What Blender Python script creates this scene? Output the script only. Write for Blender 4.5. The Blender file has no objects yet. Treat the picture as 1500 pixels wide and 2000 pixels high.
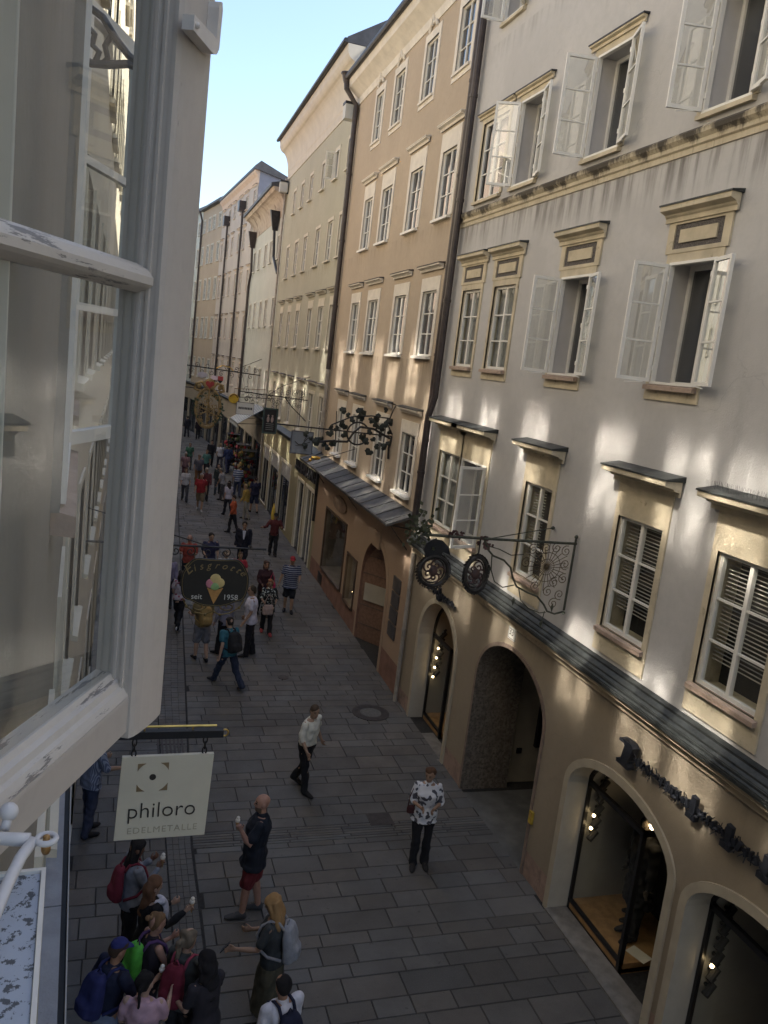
import bpy, bmesh, math, random
import numpy as np
from mathutils import Vector, Matrix, noise

random.seed(7)
S = bpy.context.scene
COL = S.collection
rad = math.radians

# ------------------------------------------------------------------ camera
cd = bpy.data.cameras.new('camera')
cam = bpy.data.objects.new('camera', cd)
COL.objects.link(cam)
S.camera = cam
cd.sensor_fit = 'VERTICAL'
cd.sensor_height = 36
cd.lens = 28.8
cd.clip_start = 0.03
cd.clip_end = 2000
_R = ((0.9489341, 0.06066903, 0.30958575), (-0.2921861, -0.20102404, 0.93499552), (0.11895944, -0.97770579, -0.17303192))
cam.matrix_world = Matrix(((_R[0][0], -_R[0][1], -_R[0][2], 0.0),
                           (_R[1][0], -_R[1][1], -_R[1][2], 0.0),
                           (_R[2][0], -_R[2][1], -_R[2][2], 7.6),
                           (0, 0, 0, 1)))

# ------------------------------------------------------------------ sky, sun, exposure
W = bpy.data.worlds.new("World")
S.world = W
W.use_nodes = True
wn = W.node_tree
sky = wn.nodes.new('ShaderNodeTexSky')
sky.sky_type = 'NISHITA'
sky.sun_disc = False
SUN_TO = Vector((1.0, -0.1, 1.07)).normalized()      # towards the sun: over the right-hand roofs
sky.sun_elevation = math.asin(SUN_TO.z)
sky.sun_rotation = math.atan2(SUN_TO.x, SUN_TO.y)
sky.air_density = 1.0
sky.dust_density = 1.6
sky.ozone_density = 1.0
bg = wn.nodes['Background']
bg.inputs['Strength'].default_value = 0.11
wn.links.new(sky.outputs[0], bg.inputs[0])
ld = bpy.data.lights.new('sun', 'SUN')
ld.energy = 5.0
ld.angle = rad(0.53)
ld.color = (1.0, 0.925, 0.81)
sun = bpy.data.objects.new('sun', ld)
COL.objects.link(sun)
sun.location = (30, 0, 40)
sun.rotation_euler = SUN_TO.to_track_quat('Z', 'Y').to_euler()
vs = S.view_settings
S.display_settings.display_device = 'sRGB'
vs.view_transform = 'Standard'
vs.look = 'None'
vs.gamma = 1.0
vs.exposure = 1.7
S.render.engine = 'CYCLES'
cy = S.cycles
cy.max_bounces = 9
cy.diffuse_bounces = 5
cy.glossy_bounces = 5
cy.transparent_max_bounces = 10
cy.caustics_reflective = True
cy.blur_glossy = 0.0
cy.sample_clamp_indirect = 0.0
cy.use_guiding = True
cy.guiding_training_samples = 128
cy.use_surface_guiding = True
cy.use_denoising = True
cy.denoiser = 'OPENIMAGEDENOISE'

# ------------------------------------------------------------------ object helpers
def link(o, parent=None):
    COL.objects.link(o)
    if parent is not None:
        o.parent = parent
    return o

def tag(o, label=None, cat=None, group=None, kind=None):
    if label: o['label'] = label
    if cat: o['category'] = cat
    if group: o['group'] = group
    if kind: o['kind'] = kind
    return o

def empty(name, loc=(0, 0, 0), rz=0.0, label=None, cat=None, group=None):
    o = bpy.data.objects.new(name, None)
    link(o)
    o.location = loc
    o.rotation_euler = (0, 0, rz)
    o.empty_display_size = 0.2
    return tag(o, label, cat, group)

class MB:
    def __init__(s):
        s.v = []; s.f = []; s.m = []
    def add(s, vs_, fs, mi=0):
        b = len(s.v)
        s.v += [tuple(p) for p in vs_]
        s.f += [tuple(i + b for i in f) for f in fs]
        s.m += [mi] * len(fs)
        return s
    def box(s, x0, x1, y0, y1, z0, z1, mi=0):
        if x0 > x1: x0, x1 = x1, x0
        if y0 > y1: y0, y1 = y1, y0
        if z0 > z1: z0, z1 = z1, z0
        return s.add([(x0, y0, z0), (x1, y0, z0), (x1, y1, z0), (x0, y1, z0), (x0, y0, z1), (x1, y0, z1), (x1, y1, z1), (x0, y1, z1)],
              [(0, 3, 2, 1), (4, 5, 6, 7), (0, 1, 5, 4), (1, 2, 6, 5), (2, 3, 7, 6), (3, 0, 4, 7)], mi)
    def bar(s, a, b, w, h, up=(0, 0, 1), mi=0):
        a = Vector(a); b = Vector(b); d = (b - a).normalized(); up = Vector(up)
        x = d.cross(up)
        if x.length < 1e-4: x = d.cross(Vector((1, 0, 0)))
        x.normalize(); y = x.cross(d)
        x = x * w / 2; y = y * h / 2
        return s.add([a - x - y, a + x - y, a + x + y, a - x + y, b - x - y, b + x - y, b + x + y, b - x + y],
              [(0, 1, 2, 3), (4, 7, 6, 5), (0, 4, 5, 1), (1, 5, 6, 2), (2, 6, 7, 3), (3, 7, 4, 0)], mi)
    def quad(s, a, b, c, d, mi=0):
        return s.add([a, b, c, d], [(0, 1, 2, 3)], mi)
    def tube(s, pts, r, n=8, mi=0, closed=False):
        pts = [Vector(p) for p in pts]; N = len(pts)
        rs = r if isinstance(r, (list, tuple)) else [r] * N
        rings = []; ref = None
        for i, p in enumerate(pts):
            a = pts[i - 1] if (i > 0 or closed) else pts[0]
            b = pts[(i + 1) % N] if (i < N - 1 or closed) else pts[-1]
            t = (b - a)
            if t.length < 1e-9: t = Vector((0, 0, 1))
            t.normalize()
            if ref is None:
                ref = t.orthogonal().normalized()
            ref = ref - t * ref.dot(t)
            if ref.length < 1e-6: ref = t.orthogonal()
            ref.normalize(); bi = t.cross(ref)
            rings.append([p + (ref * math.cos(2 * math.pi * k / n) + bi * math.sin(2 * math.pi * k / n)) * rs[i] for k in range(n)])
        vs_ = [q for rg in rings for q in rg]; fs = []
        for i in range(N if closed else N - 1):
            j = (i + 1) % N
            for k in range(n):
                fs.append((i * n + k, i * n + (k + 1) % n, j * n + (k + 1) % n, j * n + k))
        if not closed:
            fs.append(tuple(range(n))[::-1]); fs.append(tuple((N - 1) * n + k for k in range(n)))
        return s.add(vs_, fs, mi)
    def lathe(s, prof, c=(0, 0, 0), n=16, mi=0, axis='Z'):
        c = Vector(c); vs_ = []
        for r, z in prof:
            for k in range(n):
                a = 2 * math.pi * k / n
                x, y = r * math.cos(a), r * math.sin(a)
                vs_.append(c + (Vector((x, y, z)) if axis == 'Z' else Vector((x, z, y)) if axis == 'Y' else Vector((z, x, y))))
        fs = []
        for i in range(len(prof) - 1):
            for k in range(n):
                fs.append((i * n + k, i * n + (k + 1) % n, (i + 1) * n + (k + 1) % n, (i + 1) * n + k))
        fs.append(tuple(range(n))[::-1]); fs.append(tuple((len(prof) - 1) * n + k for k in range(n)))
        return s.add(vs_, fs, mi)
    def prism(s, poly, fn, c0, c1, mi=0):
        n = len(poly)
        vs_ = [fn(a, b, c0) for a, b in poly] + [fn(a, b, c1) for a, b in poly]
        fs = [tuple(range(n))[::-1], tuple(range(n, 2 * n))] + [(i, (i + 1) % n, n + (i + 1) % n, n + i) for i in range(n)]
        return s.add(vs_, fs, mi)
    def sphere(s, c, r, mi=0, n=10, sc=(1, 1, 1)):
        c = Vector(c); vs_ = []; fs = []; m = max(5, n // 2 + 1)
        for i in range(m + 1):
            th = math.pi * i / m
            for k in range(n):
                a = 2 * math.pi * k / n
                vs_.append(c + Vector((r * sc[0] * math.sin(th) * math.cos(a), r * sc[1] * math.sin(th) * math.sin(a), r * sc[2] * math.cos(th))))
        for i in range(m):
            for k in range(n):
                fs.append((i * n + k, (i + 1) * n + k, (i + 1) * n + (k + 1) % n, i * n + (k + 1) % n))
        return s.add(vs_, fs, mi)
    def build(s, name, mats, parent=None, smooth=False, recalc=True, origin=None):
        me = bpy.data.meshes.new(name)
        off = Vector(origin) if origin is not None else None
        vv = s.v if off is None else [tuple(Vector(p) - off) for p in s.v]
        me.from_pydata(vv, [], s.f)
        if not isinstance(mats, (list, tuple)): mats = [mats]
        for m in mats: me.materials.append(m)
        if len(mats) > 1: me.polygons.foreach_set('material_index', s.m)
        if recalc:
            bm = bmesh.new(); bm.from_mesh(me)
            bmesh.ops.recalc_face_normals(bm, faces=bm.faces)
            bm.to_mesh(me); bm.free()
        if smooth:
            me.polygons.foreach_set('use_smooth', [True] * len(me.polygons))
        me.update()
        o = bpy.data.objects.new(name, me)
        link(o, parent)
        if off is not None: o.location = off
        return o

# ------------------------------------------------------------------ materials
def nodes(name):
    m = bpy.data.materials.new(name)
    m.use_nodes = True
    nt = m.node_tree
    return m, nt, nt.nodes['Principled BSDF']

def mixc(nt, fac, a, b, mode='MIX'):
    n = nt.nodes.new('ShaderNodeMix'); n.data_type = 'RGBA'; n.blend_type = mode; n.clamp_factor = True
    for k, val in ((0, fac), (6, a), (7, b)):
        if hasattr(val, 'is_linked') or isinstance(val, bpy.types.NodeSocket): nt.links.new(val, n.inputs[k])
        elif k == 0: n.inputs[0].default_value = val
        else: n.inputs[k].default_value = (*val[:3], 1)
    return n.outputs[2]

def mth(nt, op, a, b=None, c=None, clamp=False):
    n = nt.nodes.new('ShaderNodeMath'); n.operation = op; n.use_clamp = clamp
    for k, val in enumerate((a, b, c)):
        if val is None: continue
        if isinstance(val, bpy.types.NodeSocket): nt.links.new(val, n.inputs[k])
        else: n.inputs[k].default_value = val
    return n.outputs[0]

def noise_n(nt, scale=5, detail=4, rough=.55, stretch=None, coord='Object', loc=None):
    tc = nt.nodes.new('ShaderNodeTexCoord')
    out = tc.outputs[coord]
    if stretch or loc:
        mp = nt.nodes.new('ShaderNodeMapping')
        if stretch: mp.inputs['Scale'].default_value = stretch
        if loc: mp.inputs['Location'].default_value = loc
        nt.links.new(out, mp.inputs[0]); out = mp.outputs[0]
    n = nt.nodes.new('ShaderNodeTexNoise')
    n.inputs['Scale'].default_value = scale
    n.inputs['Detail'].default_value = detail
    n.inputs['Roughness'].default_value = rough
    nt.links.new(out, n.inputs['Vector'])
    return n.outputs['Fac']

def ramp(nt, fac, a, b, lo=0.0, hi=1.0):
    n = nt.nodes.new('ShaderNodeMapRange'); n.interpolation_type = 'SMOOTHSTEP'
    nt.links.new(fac, n.inputs[0])
    n.inputs[1].default_value = a; n.inputs[2].default_value = b
    n.inputs[3].default_value = lo; n.inputs[4].default_value = hi
    return n.outputs[0]

def zcoord(nt, axis=2):
    tc = nt.nodes.new('ShaderNodeTexCoord'); sx = nt.nodes.new('ShaderNodeSeparateXYZ')
    nt.links.new(tc.outputs['Object'], sx.inputs[0])
    return sx.outputs[axis]

def bump(nt, b, fac, strength, dist=.01):
    n = nt.nodes.new('ShaderNodeBump')
    n.inputs['Strength'].default_value = strength; n.inputs['Distance'].default_value = dist
    nt.links.new(fac, n.inputs['Height']); nt.links.new(n.outputs[0], b.inputs['Normal'])

def mat(name, col, rough=.8, var=.15, scale=5, bmp=.0, bscale=60, metal=0., spec=.4, dirt=None, dirtcol=(.08, .07, .06), coord='Object'):
    m, nt, b = nodes(name)
    f = noise_n(nt, scale, 5, .6, coord=coord)
    lo = tuple(c * (1 - var) for c in col); hi = tuple(min(1, c * (1 + var)) for c in col)
    c = mixc(nt, ramp(nt, f, .3, .7), lo, hi)
    if dirt:
        g = noise_n(nt, dirt[0], 6, .7, coord=coord)
        c = mixc(nt, ramp(nt, g, dirt[1], dirt[1] + .16, 0, dirt[2]), c, dirtcol)
    nt.links.new(c, b.inputs['Base Color'])
    b.inputs['Roughness'].default_value = rough
    b.inputs['Metallic'].default_value = metal
    b.inputs['Specular IOR Level'].default_value = spec
    if bmp: bump(nt, b, noise_n(nt, bscale, 4, .6, coord=coord), bmp)
    return m

def plaster(name, col, var=.08, streaks=(), grime=.35, bmp=.25, patch=None):
    """lime plaster: broad mottling, fine grain, rain streaks hanging below given heights"""
    m, nt, b = nodes(name)
    c = mixc(nt, ramp(nt, noise_n(nt, .55, 5, .6), .3, .7), tuple(x * (1 - var) for x in col), tuple(x * (1 + var) for x in col))
    c = mixc(nt, ramp(nt, noise_n(nt, 7, 6, .7), .35, .75, 0, .35), c, tuple(x * .8 for x in col))
    if patch:
        c = mixc(nt, ramp(nt, noise_n(nt, .8, 3, .5, loc=(7, 3, 1)), .55, .68, 0, .7), c, patch)
    st = noise_n(nt, 1, 5, .65, stretch=(5, 5, .35))
    z = zcoord(nt)
    for (zt, ln, amt) in streaks:
        below = mth(nt, 'SUBTRACT', zt, z)
        a = ramp(nt, below, 0, .03); d = ramp(nt, below, 0, ln, 1, 0)
        k = mth(nt, 'MULTIPLY', mth(nt, 'MULTIPLY', a, d), ramp(nt, st, .42, .68, 0, amt))
        c = mixc(nt, k, c, (.07, .06, .05))
    if grime:
        g = noise_n(nt, 1.2, 6, .7, stretch=(1.6, 1.6, .5), loc=(3, 1, 2))
        c = mixc(nt, ramp(nt, g, .56, .78, 0, grime), c, tuple(x * .55 for x in col))
    # hairline cracks, only here and there
    tc = nt.nodes.new('ShaderNodeTexCoord'); wv = nt.nodes.new('ShaderNodeVectorMath'); wv.operation = 'ADD'
    nz = nt.nodes.new('ShaderNodeTexNoise'); nz.inputs['Scale'].default_value = 2.2; nz.inputs['Detail'].default_value = 5
    sc_ = nt.nodes.new('ShaderNodeVectorMath'); sc_.operation = 'SCALE'; sc_.inputs['Scale'].default_value = .5
    nt.links.new(tc.outputs['Object'], nz.inputs['Vector']); nt.links.new(nz.outputs['Color'], sc_.inputs[0])
    nt.links.new(tc.outputs['Object'], wv.inputs[0]); nt.links.new(sc_.outputs[0], wv.inputs[1])
    vo = nt.nodes.new('ShaderNodeTexVoronoi'); vo.feature = 'DISTANCE_TO_EDGE'; vo.inputs['Scale'].default_value = .42
    nt.links.new(wv.outputs[0], vo.inputs['Vector'])
    cr = mth(nt, 'MULTIPLY', ramp(nt, vo.outputs['Distance'], .001, .0032, 1, 0), ramp(nt, noise_n(nt, .45, 3, .5, loc=(9, 2, 5)), .52, .66, 0, .22))
    c = mixc(nt, cr, c, tuple(x * .35 for x in col))
    nt.links.new(c, b.inputs['Base Color'])
    b.inputs['Roughness'].default_value = .92
    b.inputs['Specular IOR Level'].default_value = .15
    bump(nt, b, noise_n(nt, 38, 6, .65), bmp, .012)
    return m

def dark_glass(name, rough=.03, ior=2.0, wav=.035, col=(.018, .02, .022), tilt=0.):
    m, nt, b = nodes(name)
    c = mixc(nt, ramp(nt, noise_n(nt, .9, 2, .5), .35, .7), col, tuple(x * 2.2 for x in col))
    nt.links.new(c, b.inputs['Base Color'])
    b.inputs['Roughness'].default_value = rough
    b.inputs['IOR'].default_value = ior
    b.inputs['Specular IOR Level'].default_value = .5
    bump(nt, b, noise_n(nt, 1.7, 1, .4), wav, .12)
    return m

def clear_glass(name, base=.07, edge=.9, tint=(.93, .96, .95), haze_=.0):
    m, nt, b = nodes(name)
    nt.nodes.remove(b)
    out = nt.nodes['Material Output']
    tr = nt.nodes.new('ShaderNodeBsdfTransparent'); tr.inputs[0].default_value = (*tint, 1)
    gl = nt.nodes.new('ShaderNodeBsdfGlossy'); gl.inputs['Roughness'].default_value = .01
    ge = nt.nodes.new('ShaderNodeNewGeometry'); dt = nt.nodes.new('ShaderNodeVectorMath'); dt.operation = 'DOT_PRODUCT'
    nt.links.new(ge.outputs['Normal'], dt.inputs[0]); nt.links.new(ge.outputs['Incoming'], dt.inputs[1])
    k = mth(nt, 'SUBTRACT', 1.0, mth(nt, 'ABSOLUTE', dt.outputs['Value']), clamp=True)      # Schlick, same from both sides of the thin pane
    f = mth(nt, 'MULTIPLY_ADD', mth(nt, 'POWER', k, 5.0), edge, base, clamp=True)
    mx = nt.nodes.new('ShaderNodeMixShader')
    nt.links.new(f, mx.inputs[0]); nt.links.new(tr.outputs[0], mx.inputs[1]); nt.links.new(gl.outputs[0], mx.inputs[2])
    res = mx.outputs[0]
    if haze_:
        df = nt.nodes.new('ShaderNodeBsdfDiffuse'); df.inputs[0].default_value = (.55, .55, .52, 1)
        m2 = nt.nodes.new('ShaderNodeMixShader')
        g = ramp(nt, noise_n(nt, 5, 5, .7), .3, .75, haze_ * .4, haze_)
        nt.links.new(g, m2.inputs[0]); nt.links.new(res, m2.inputs[1]); nt.links.new(df.outputs[0], m2.inputs[2])
        res = m2.outputs[0]
    nt.links.new(res, out.inputs[0])
    return m

def emit(name, col, st):
    m, nt, b = nodes(name)
    b.inputs['Base Color'].default_value = (*col, 1)
    b.inputs['Emission Color'].default_value = (*col, 1)
    b.inputs['Emission Strength'].default_value = st
    return m

def worn_paint(name, col, wood=(.16, .14, .12), thr=.60, scale=26, stretch=(1, 1, 1), amount=.9):
    m, nt, b = nodes(name)
    c = mixc(nt, ramp(nt, noise_n(nt, 3, 4, .6), .3, .7), tuple(x * .93 for x in col), col)
    c = mixc(nt, ramp(nt, noise_n(nt, 60, 4, .6), .45, .8, 0, .18), c, tuple(x * .6 for x in col))
    g = noise_n(nt, scale, 6, .72, stretch=stretch)
    k = ramp(nt, g, thr, thr + .03, 0, amount)
    c = mixc(nt, k, c, wood)
    nt.links.new(c, b.inputs['Base Color'])
    b.inputs['Roughness'].default_value = .5
    bump(nt, b, mth(nt, 'SUBTRACT', 1, k), .35, .004)
    return m

def slab_mat(name, base, amt=.18):
    m, nt, b = nodes(name)
    at = nt.nodes.new('ShaderNodeVertexColor'); at.layer_name = 'stone'
    c = mixc(nt, 1.0, at.outputs[0], base, 'MULTIPLY')
    c = mixc(nt, ramp(nt, noise_n(nt, .55, 7, .7), .36, .66, 0, .6), c, tuple(x * .52 for x in base))
    c = mixc(nt, ramp(nt, noise_n(nt, 90, 3, .7), .5, .8, 0, .5), c, tuple(x * 1.7 for x in base))
    c = mixc(nt, ramp(nt, noise_n(nt, 9, 2, .5, loc=(2, 5, 0)), .69, .73, 0, .6), c, tuple(x * .45 for x in base))
    nt.links.new(c, b.inputs['Base Color'])
    nt.links.new(ramp(nt, noise_n(nt, 2, 4, .6), .3, .7, .55, .8), b.inputs['Roughness'])
    b.inputs['Specular IOR Level'].default_value = .35
    bump(nt, b, noise_n(nt, 45, 6, .7), .3, .008)
    return m

def stripes(name, a, b_, freq, axis=2, duty=.5, rough=.85):
    m, nt, b = nodes(name)
    z = zcoord(nt, axis)
    fr = mth(nt, 'FRACT', mth(nt, 'MULTIPLY', z, freq))
    k = mth(nt, 'GREATER_THAN', fr, duty)
    nt.links.new(mixc(nt, k, a, b_), b.inputs['Base Color'])
    b.inputs['Roughness'].default_value = rough
    return m

def blotches(name, a, b_, scale=22, thr=.55):
    m, nt, b = nodes(name)
    k = ramp(nt, noise_n(nt, scale, 1, .4), thr, thr + .03)
    nt.links.new(mixc(nt, k, a, b_), b.inputs['Base Color'])
    b.inputs['Roughness'].default_value = .85
    return m
# ------------------------------------------------------------------ shared materials
m_white = worn_paint('white_window_paint', (.74, .72, .66), thr=.72, scale=18)
m_white2 = mat('cream_window_paint', (.66, .63, .55), .5, .06, 4)
m_glass_dark = dark_glass('window_glass', ior=2.45)
m_glass_refl = dark_glass('old_window_glass', rough=.075, ior=5.6, wav=.03)
m_glass_clear = clear_glass('clear_glass', .11, .88)
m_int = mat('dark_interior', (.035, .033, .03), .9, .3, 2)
m_metal_dark = mat('dark_zinc', (.035, .035, .038), .45, .3, 6, metal=.3)
m_pipe = mat('brown_drainpipe_paint', (.045, .034, .032), .4, .25, 5)
m_pipe_light = mat('grey_drainpipe_paint', (.30, .27, .23), .5, .2, 5)
m_copper = mat('tarnished_sheet_metal', (.045, .049, .047), .5, .4, 4, bmp=.25, bscale=9, metal=.25, dirt=(3, .47, .8), dirtcol=(.016, .018, .018))
m_roof = mat('dark_roof_metal', (.05, .05, .055), .55, .25, 3)
m_iron = mat('dark_wrought_iron', (.035, .032, .03), .5, .3, 12, bmp=.2, bscale=40, metal=.4)
m_iron_green = mat('greenish_wrought_iron', (.06, .065, .05), .55, .3, 12, metal=.3)
m_black = mat('black_lacquer', (.012, .012, .014), .6, .2, 8)
m_gold = mat('gilded_metal', (.62, .42, .12), .35, .2, 12, metal=.8)
m_stone_trim = mat('cream_sandstone_trim', (.50, .435, .315), .9, .14, 3, bmp=.25, bscale=45, dirt=(5, .57, .6), dirtcol=(.16, .13, .09))
m_stone_sill = mat('pink_brown_stone_sill', (.36, .27, .21), .85, .15, 6, bmp=.2, dirt=(7, .55, .5))
m_slot = mat('rough_slot_mortar', (.10, .09, .085), .95, .5, 60, bmp=.6, bscale=70)
m_blind = mat('brown_grey_blind', (.34, .32, .28), .6, .1, 3)
m_reveal = mat('grey_reveal_plaster', (.47, .455, .44), .9, .06, 2)
m_glass_sash = clear_glass('dusty_casement_glass', .34, .9, haze_=.16)
m_glass_shop = clear_glass('shop_window_glass', .06, .8)
m_curtain = mat('grey_net_curtain', (.30, .30, .29), .9, .15, 8)
m_lit = emit('warm_bulb', (1.0, .72, .38), 6)
m_lit_orange = emit('orange_bulb', (1.0, .45, .10), 2.5)

# ------------------------------------------------------------------ house builders
def house(name, label, p0, p1):
    d = Vector((p1[0] - p0[0], p1[1] - p0[1], 0))
    e = empty(name, (p0[0], p0[1], 0), math.atan2(d.y, d.x), label, 'house')
    e_len = d.length
    return e, e_len

def arch_pts(u0, u1, zs, zt, n=16):
    um = (u0 + u1) / 2; a = (u1 - u0) / 2
    return [(um - a * math.cos(math.pi * k / n), zs + (zt - zs) * math.sin(math.pi * k / n)) for k in range(n + 1)]

def wall(e, L, H, holes, mats, zones=(), depth=8., z0=-.15, name='wall', side0=True, side1=True):
    """front sheet at v=0 with openings; holes (u0,u1,z0,z1[,spring]); zones = heights where the next material starts"""
    mb = MB()
    us = sorted({0., L} | {round(h[0], 4) for h in holes} | {round(h[1], 4) for h in holes})
    zs = sorted({z0, H} | {round(h[2], 4) for h in holes} | {round(h[3], 4) for h in holes} | set(zones))
    us = [u for u in us if 0 <= u <= L]
    zs = [z for z in zs if z0 <= z <= H]
    for ua, ub in zip(us, us[1:]):
        for za, zb in zip(zs, zs[1:]):
            uc, zc = (ua + ub) / 2, (za + zb) / 2
            if any(h[0] < uc < h[1] and h[2] < zc < h[3] for h in holes): continue
            mi = sum(1 for z in zones if zc > z)
            mb.quad((ua, 0, za), (ub, 0, za), (ub, 0, zb), (ua, 0, zb), mi)
    for h in holes:
        if len(h) > 4:
            ap = arch_pts(h[0], h[1], h[4], h[3])
            mi = sum(1 for z in zones if h[3] - .1 > z)
            for (a, b), (c, d) in zip(ap, ap[1:]):
                mb.quad((a, 0, b), (c, 0, d), (c, 0, h[3]), (a, 0, h[3]), mi)
    top = len(mats) - 1
    if side0: mb.quad((0, 0, z0), (0, -depth, z0), (0, -depth, H), (0, 0, H), top)
    if side1: mb.quad((L, 0, z0), (L, -depth, z0), (L, -depth, H), (L, 0, H), top)
    mb.quad((0, -depth, z0), (L, -depth, z0), (L, -depth, H), (0, -depth, H), top)
    return mb.build(name, mats, e, recalc=False)

def roof(e, L, H, over=.5, ridge_v=-4.5, ridge_h=3.2, m=None, thick=.16, depth=8., ext=0.):
    mb = MB()
    poly = [(over, H), (over, H + thick), (ridge_v, H + ridge_h), (-depth - .3, H + thick), (-depth - .3, H)]
    mb.prism(poly, lambda a, b, c: (c, a, b), -ext, L + ext)
    return mb.build('roof', m or m_roof, e)

def cornice(e, L, prof, m, name='cornice', u0=0.):
    mb = MB()
    mb.prism(prof, lambda a, b, c: (c, a, b), u0, L)
    return mb.build(name, m, e)

def pipe(e, pts, r=.06, m=None, collars=True, hopper=None, name='drainpipe'):
    mb = MB()
    mb.tube(pts, r, 10)
    if collars:
        for (a, b) in zip(pts, pts[1:]):
            a = Vector(a); b = Vector(b); n = int((b - a).length / 2.1)
            for k in range(1, n + 1):
                c = a.lerp(b, k / (n + 1)); d = (b - a).normalized() * .03
                mb.tube([c - d, c + d], r * 1.18, 10)
    if hopper:
        hopper(mb)
    return mb.build(name, m or m_pipe, e, smooth=False)

def win(e, u0, u1, z0, z1, band=.12, bm=None, depth=.22, frame=None, glass=None, cols=2, rows=3, sill=.06, sill_m=None, hood=None,
        frieze=None, apron=None, opened=None, blind=None, curtain=False, top=0., inner=None, rev=None, crown=False, topband=None, fw=.05, keep='window'):
    bm = bm or m_stone_trim; frame = frame or m_white; glass = glass or m_glass_dark
    mb = MB(); pv = .022
    tb = band if topband is None else topband
    if band > 0:
        zb = z0 - (apron or 0.0)
        mb.box(u0 - band, u0, -.01, pv, zb, z1 + tb)
        mb.box(u1, u1 + band, -.01, pv, zb, z1 + tb)
        if tb > 0: mb.box(u0, u1, -.01, pv, z1, z1 + tb)
        if apron: mb.box(u0, u1, -.01, pv, zb, z0)
    f = pv if band > 0 else 0
    mb.quad((u0, f, z0), (u0, -depth, z0), (u0, -depth, z1), (u0, f, z1), 3)
    mb.quad((u1, f, z0), (u1, -depth, z0), (u1, -depth, z1), (u1, f, z1), 3)
    mb.quad((u0, f, z0), (u1, f, z0), (u1, -depth, z0), (u0, -depth, z0), 3)
    mb.quad((u0, f, z1), (u1, f, z1), (u1, -depth, z1), (u0, -depth, z1), 3)
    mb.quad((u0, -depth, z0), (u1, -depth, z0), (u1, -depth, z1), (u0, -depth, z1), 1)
    if frieze:      # framed frieze field between the opening and the hood
        fz0, fz1 = frieze
        w0, w1 = u0 - band - .05, u1 + band + .05
        mb.box(w0, w0 + .13, -.01, .03, fz0, fz1); mb.box(w1 - .13, w1, -.01, .03, fz0, fz1)
        mb.box(w0 + .13, w1 - .13, -.01, .03, fz1 - .05, fz1); mb.box(w0 + .13, w1 - .13, -.01, .03, fz0, fz0 + .05)
        mb.box(w0 + .13, w1 - .13, -.01, .012, fz0 + .05, fz1 - .05, 2)
        mb.box(w0 + .24, w1 - .24, -.005, .032, fz0 + .12, fz1 - .12)
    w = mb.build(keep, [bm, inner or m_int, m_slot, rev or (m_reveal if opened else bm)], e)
    if hood:
        hz, hh, hp, hm = hood
        hb = MB(); a, b = u0 - band - .12, u1 + band + .12
        hb.prism([(0.023, hz - hh), (.05, hz - hh), (.05, hz - hh * .72), (hp * .45, hz - hh * .62), (hp * .5, hz - hh * .52), (hp * .9, hz - hh * .40), (hp, hz - hh * .36), (hp, hz - .012), (.023, hz - .012)],
                 lambda p, q, c: (c, p, q), a, b)
        hb.prism([(.0, hz - .012), (hp + .012, hz - .012), (hp + .012, hz + .008), (.0, hz + hp * .22)], lambda p, q, c: (c, p, q), a - .02, b + .02, 1)
        hb.build('hood', [bm, hm], w)
    if crown:
        cb = MB(); uc = (u0 + u1) / 2
        cb.tube([(uc - .28, .03, z1 + tb), (uc - .2, .04, z1 + tb + .13), (uc - .08, .05, z1 + tb + .12), (uc, .06, z1 + tb + .3), (uc + .08, .05, z1 + tb + .12), (uc + .2, .04, z1 + tb + .13), (uc + .28, .03, z1 + tb)], .045, 7)
        cb.build('ornament', bm, w)
    if sill:
        sb = MB()
        sb.prism([(-.03, z0 - .065), (sill + .022, z0 - .075), (sill + .022, z0 - .02), (-.03, z0 + .004)], lambda p, q, c: (c, p, q), u0 - band * .55, u1 + band * .55)
        sb.build('sill', sill_m or m_stone_sill, w)
    def lattice(m_, ua, ub, za, zb, v0, v1, nc, nr, fw_, mun=.022, mi=0, P=lambda a, b, c: (a, b, c)):
        def bx(a, b, c, d, e_, f_):
            vs_ = [P(x, y, z) for x, y, z in [(a, c, e_), (b, c, e_), (b, d, e_), (a, d, e_), (a, c, f_), (b, c, f_), (b, d, f_), (a, d, f_)]]
            m_.add(vs_, [(0, 3, 2, 1), (4, 5, 6, 7), (0, 1, 5, 4), (1, 2, 6, 5), (2, 3, 7, 6), (3, 0, 4, 7)], mi)
        bx(ua, ua + fw_, v0, v1, za, zb); bx(ub - fw_, ub, v0, v1, za, zb)
        bx(ua + fw_, ub - fw_, v0, v1, za, za + fw_); bx(ua + fw_, ub - fw_, v0, v1, zb - fw_, zb)
        cw = (ub - ua - 2 * fw_) / nc
        for k in range(1, nc):
            c = ua + fw_ + cw * k
            bx(c - fw_ * .55, c + fw_ * .55, v0, v1, za + fw_, zb - fw_)
        rh = (zb - za - 2 * fw_) / nr
        for k in range(nc):
            a = ua + fw_ + cw * k + (fw_ * .55 if k else 0); b = ua + fw_ + cw * (k + 1) - (fw_ * .55 if k < nc - 1 else 0)
            for q in range(1, nr):
                z = za + fw_ + rh * q
                bx(a, b, v0 + .006, v1 - .006, z - mun / 2, z + mun / 2)
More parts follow.
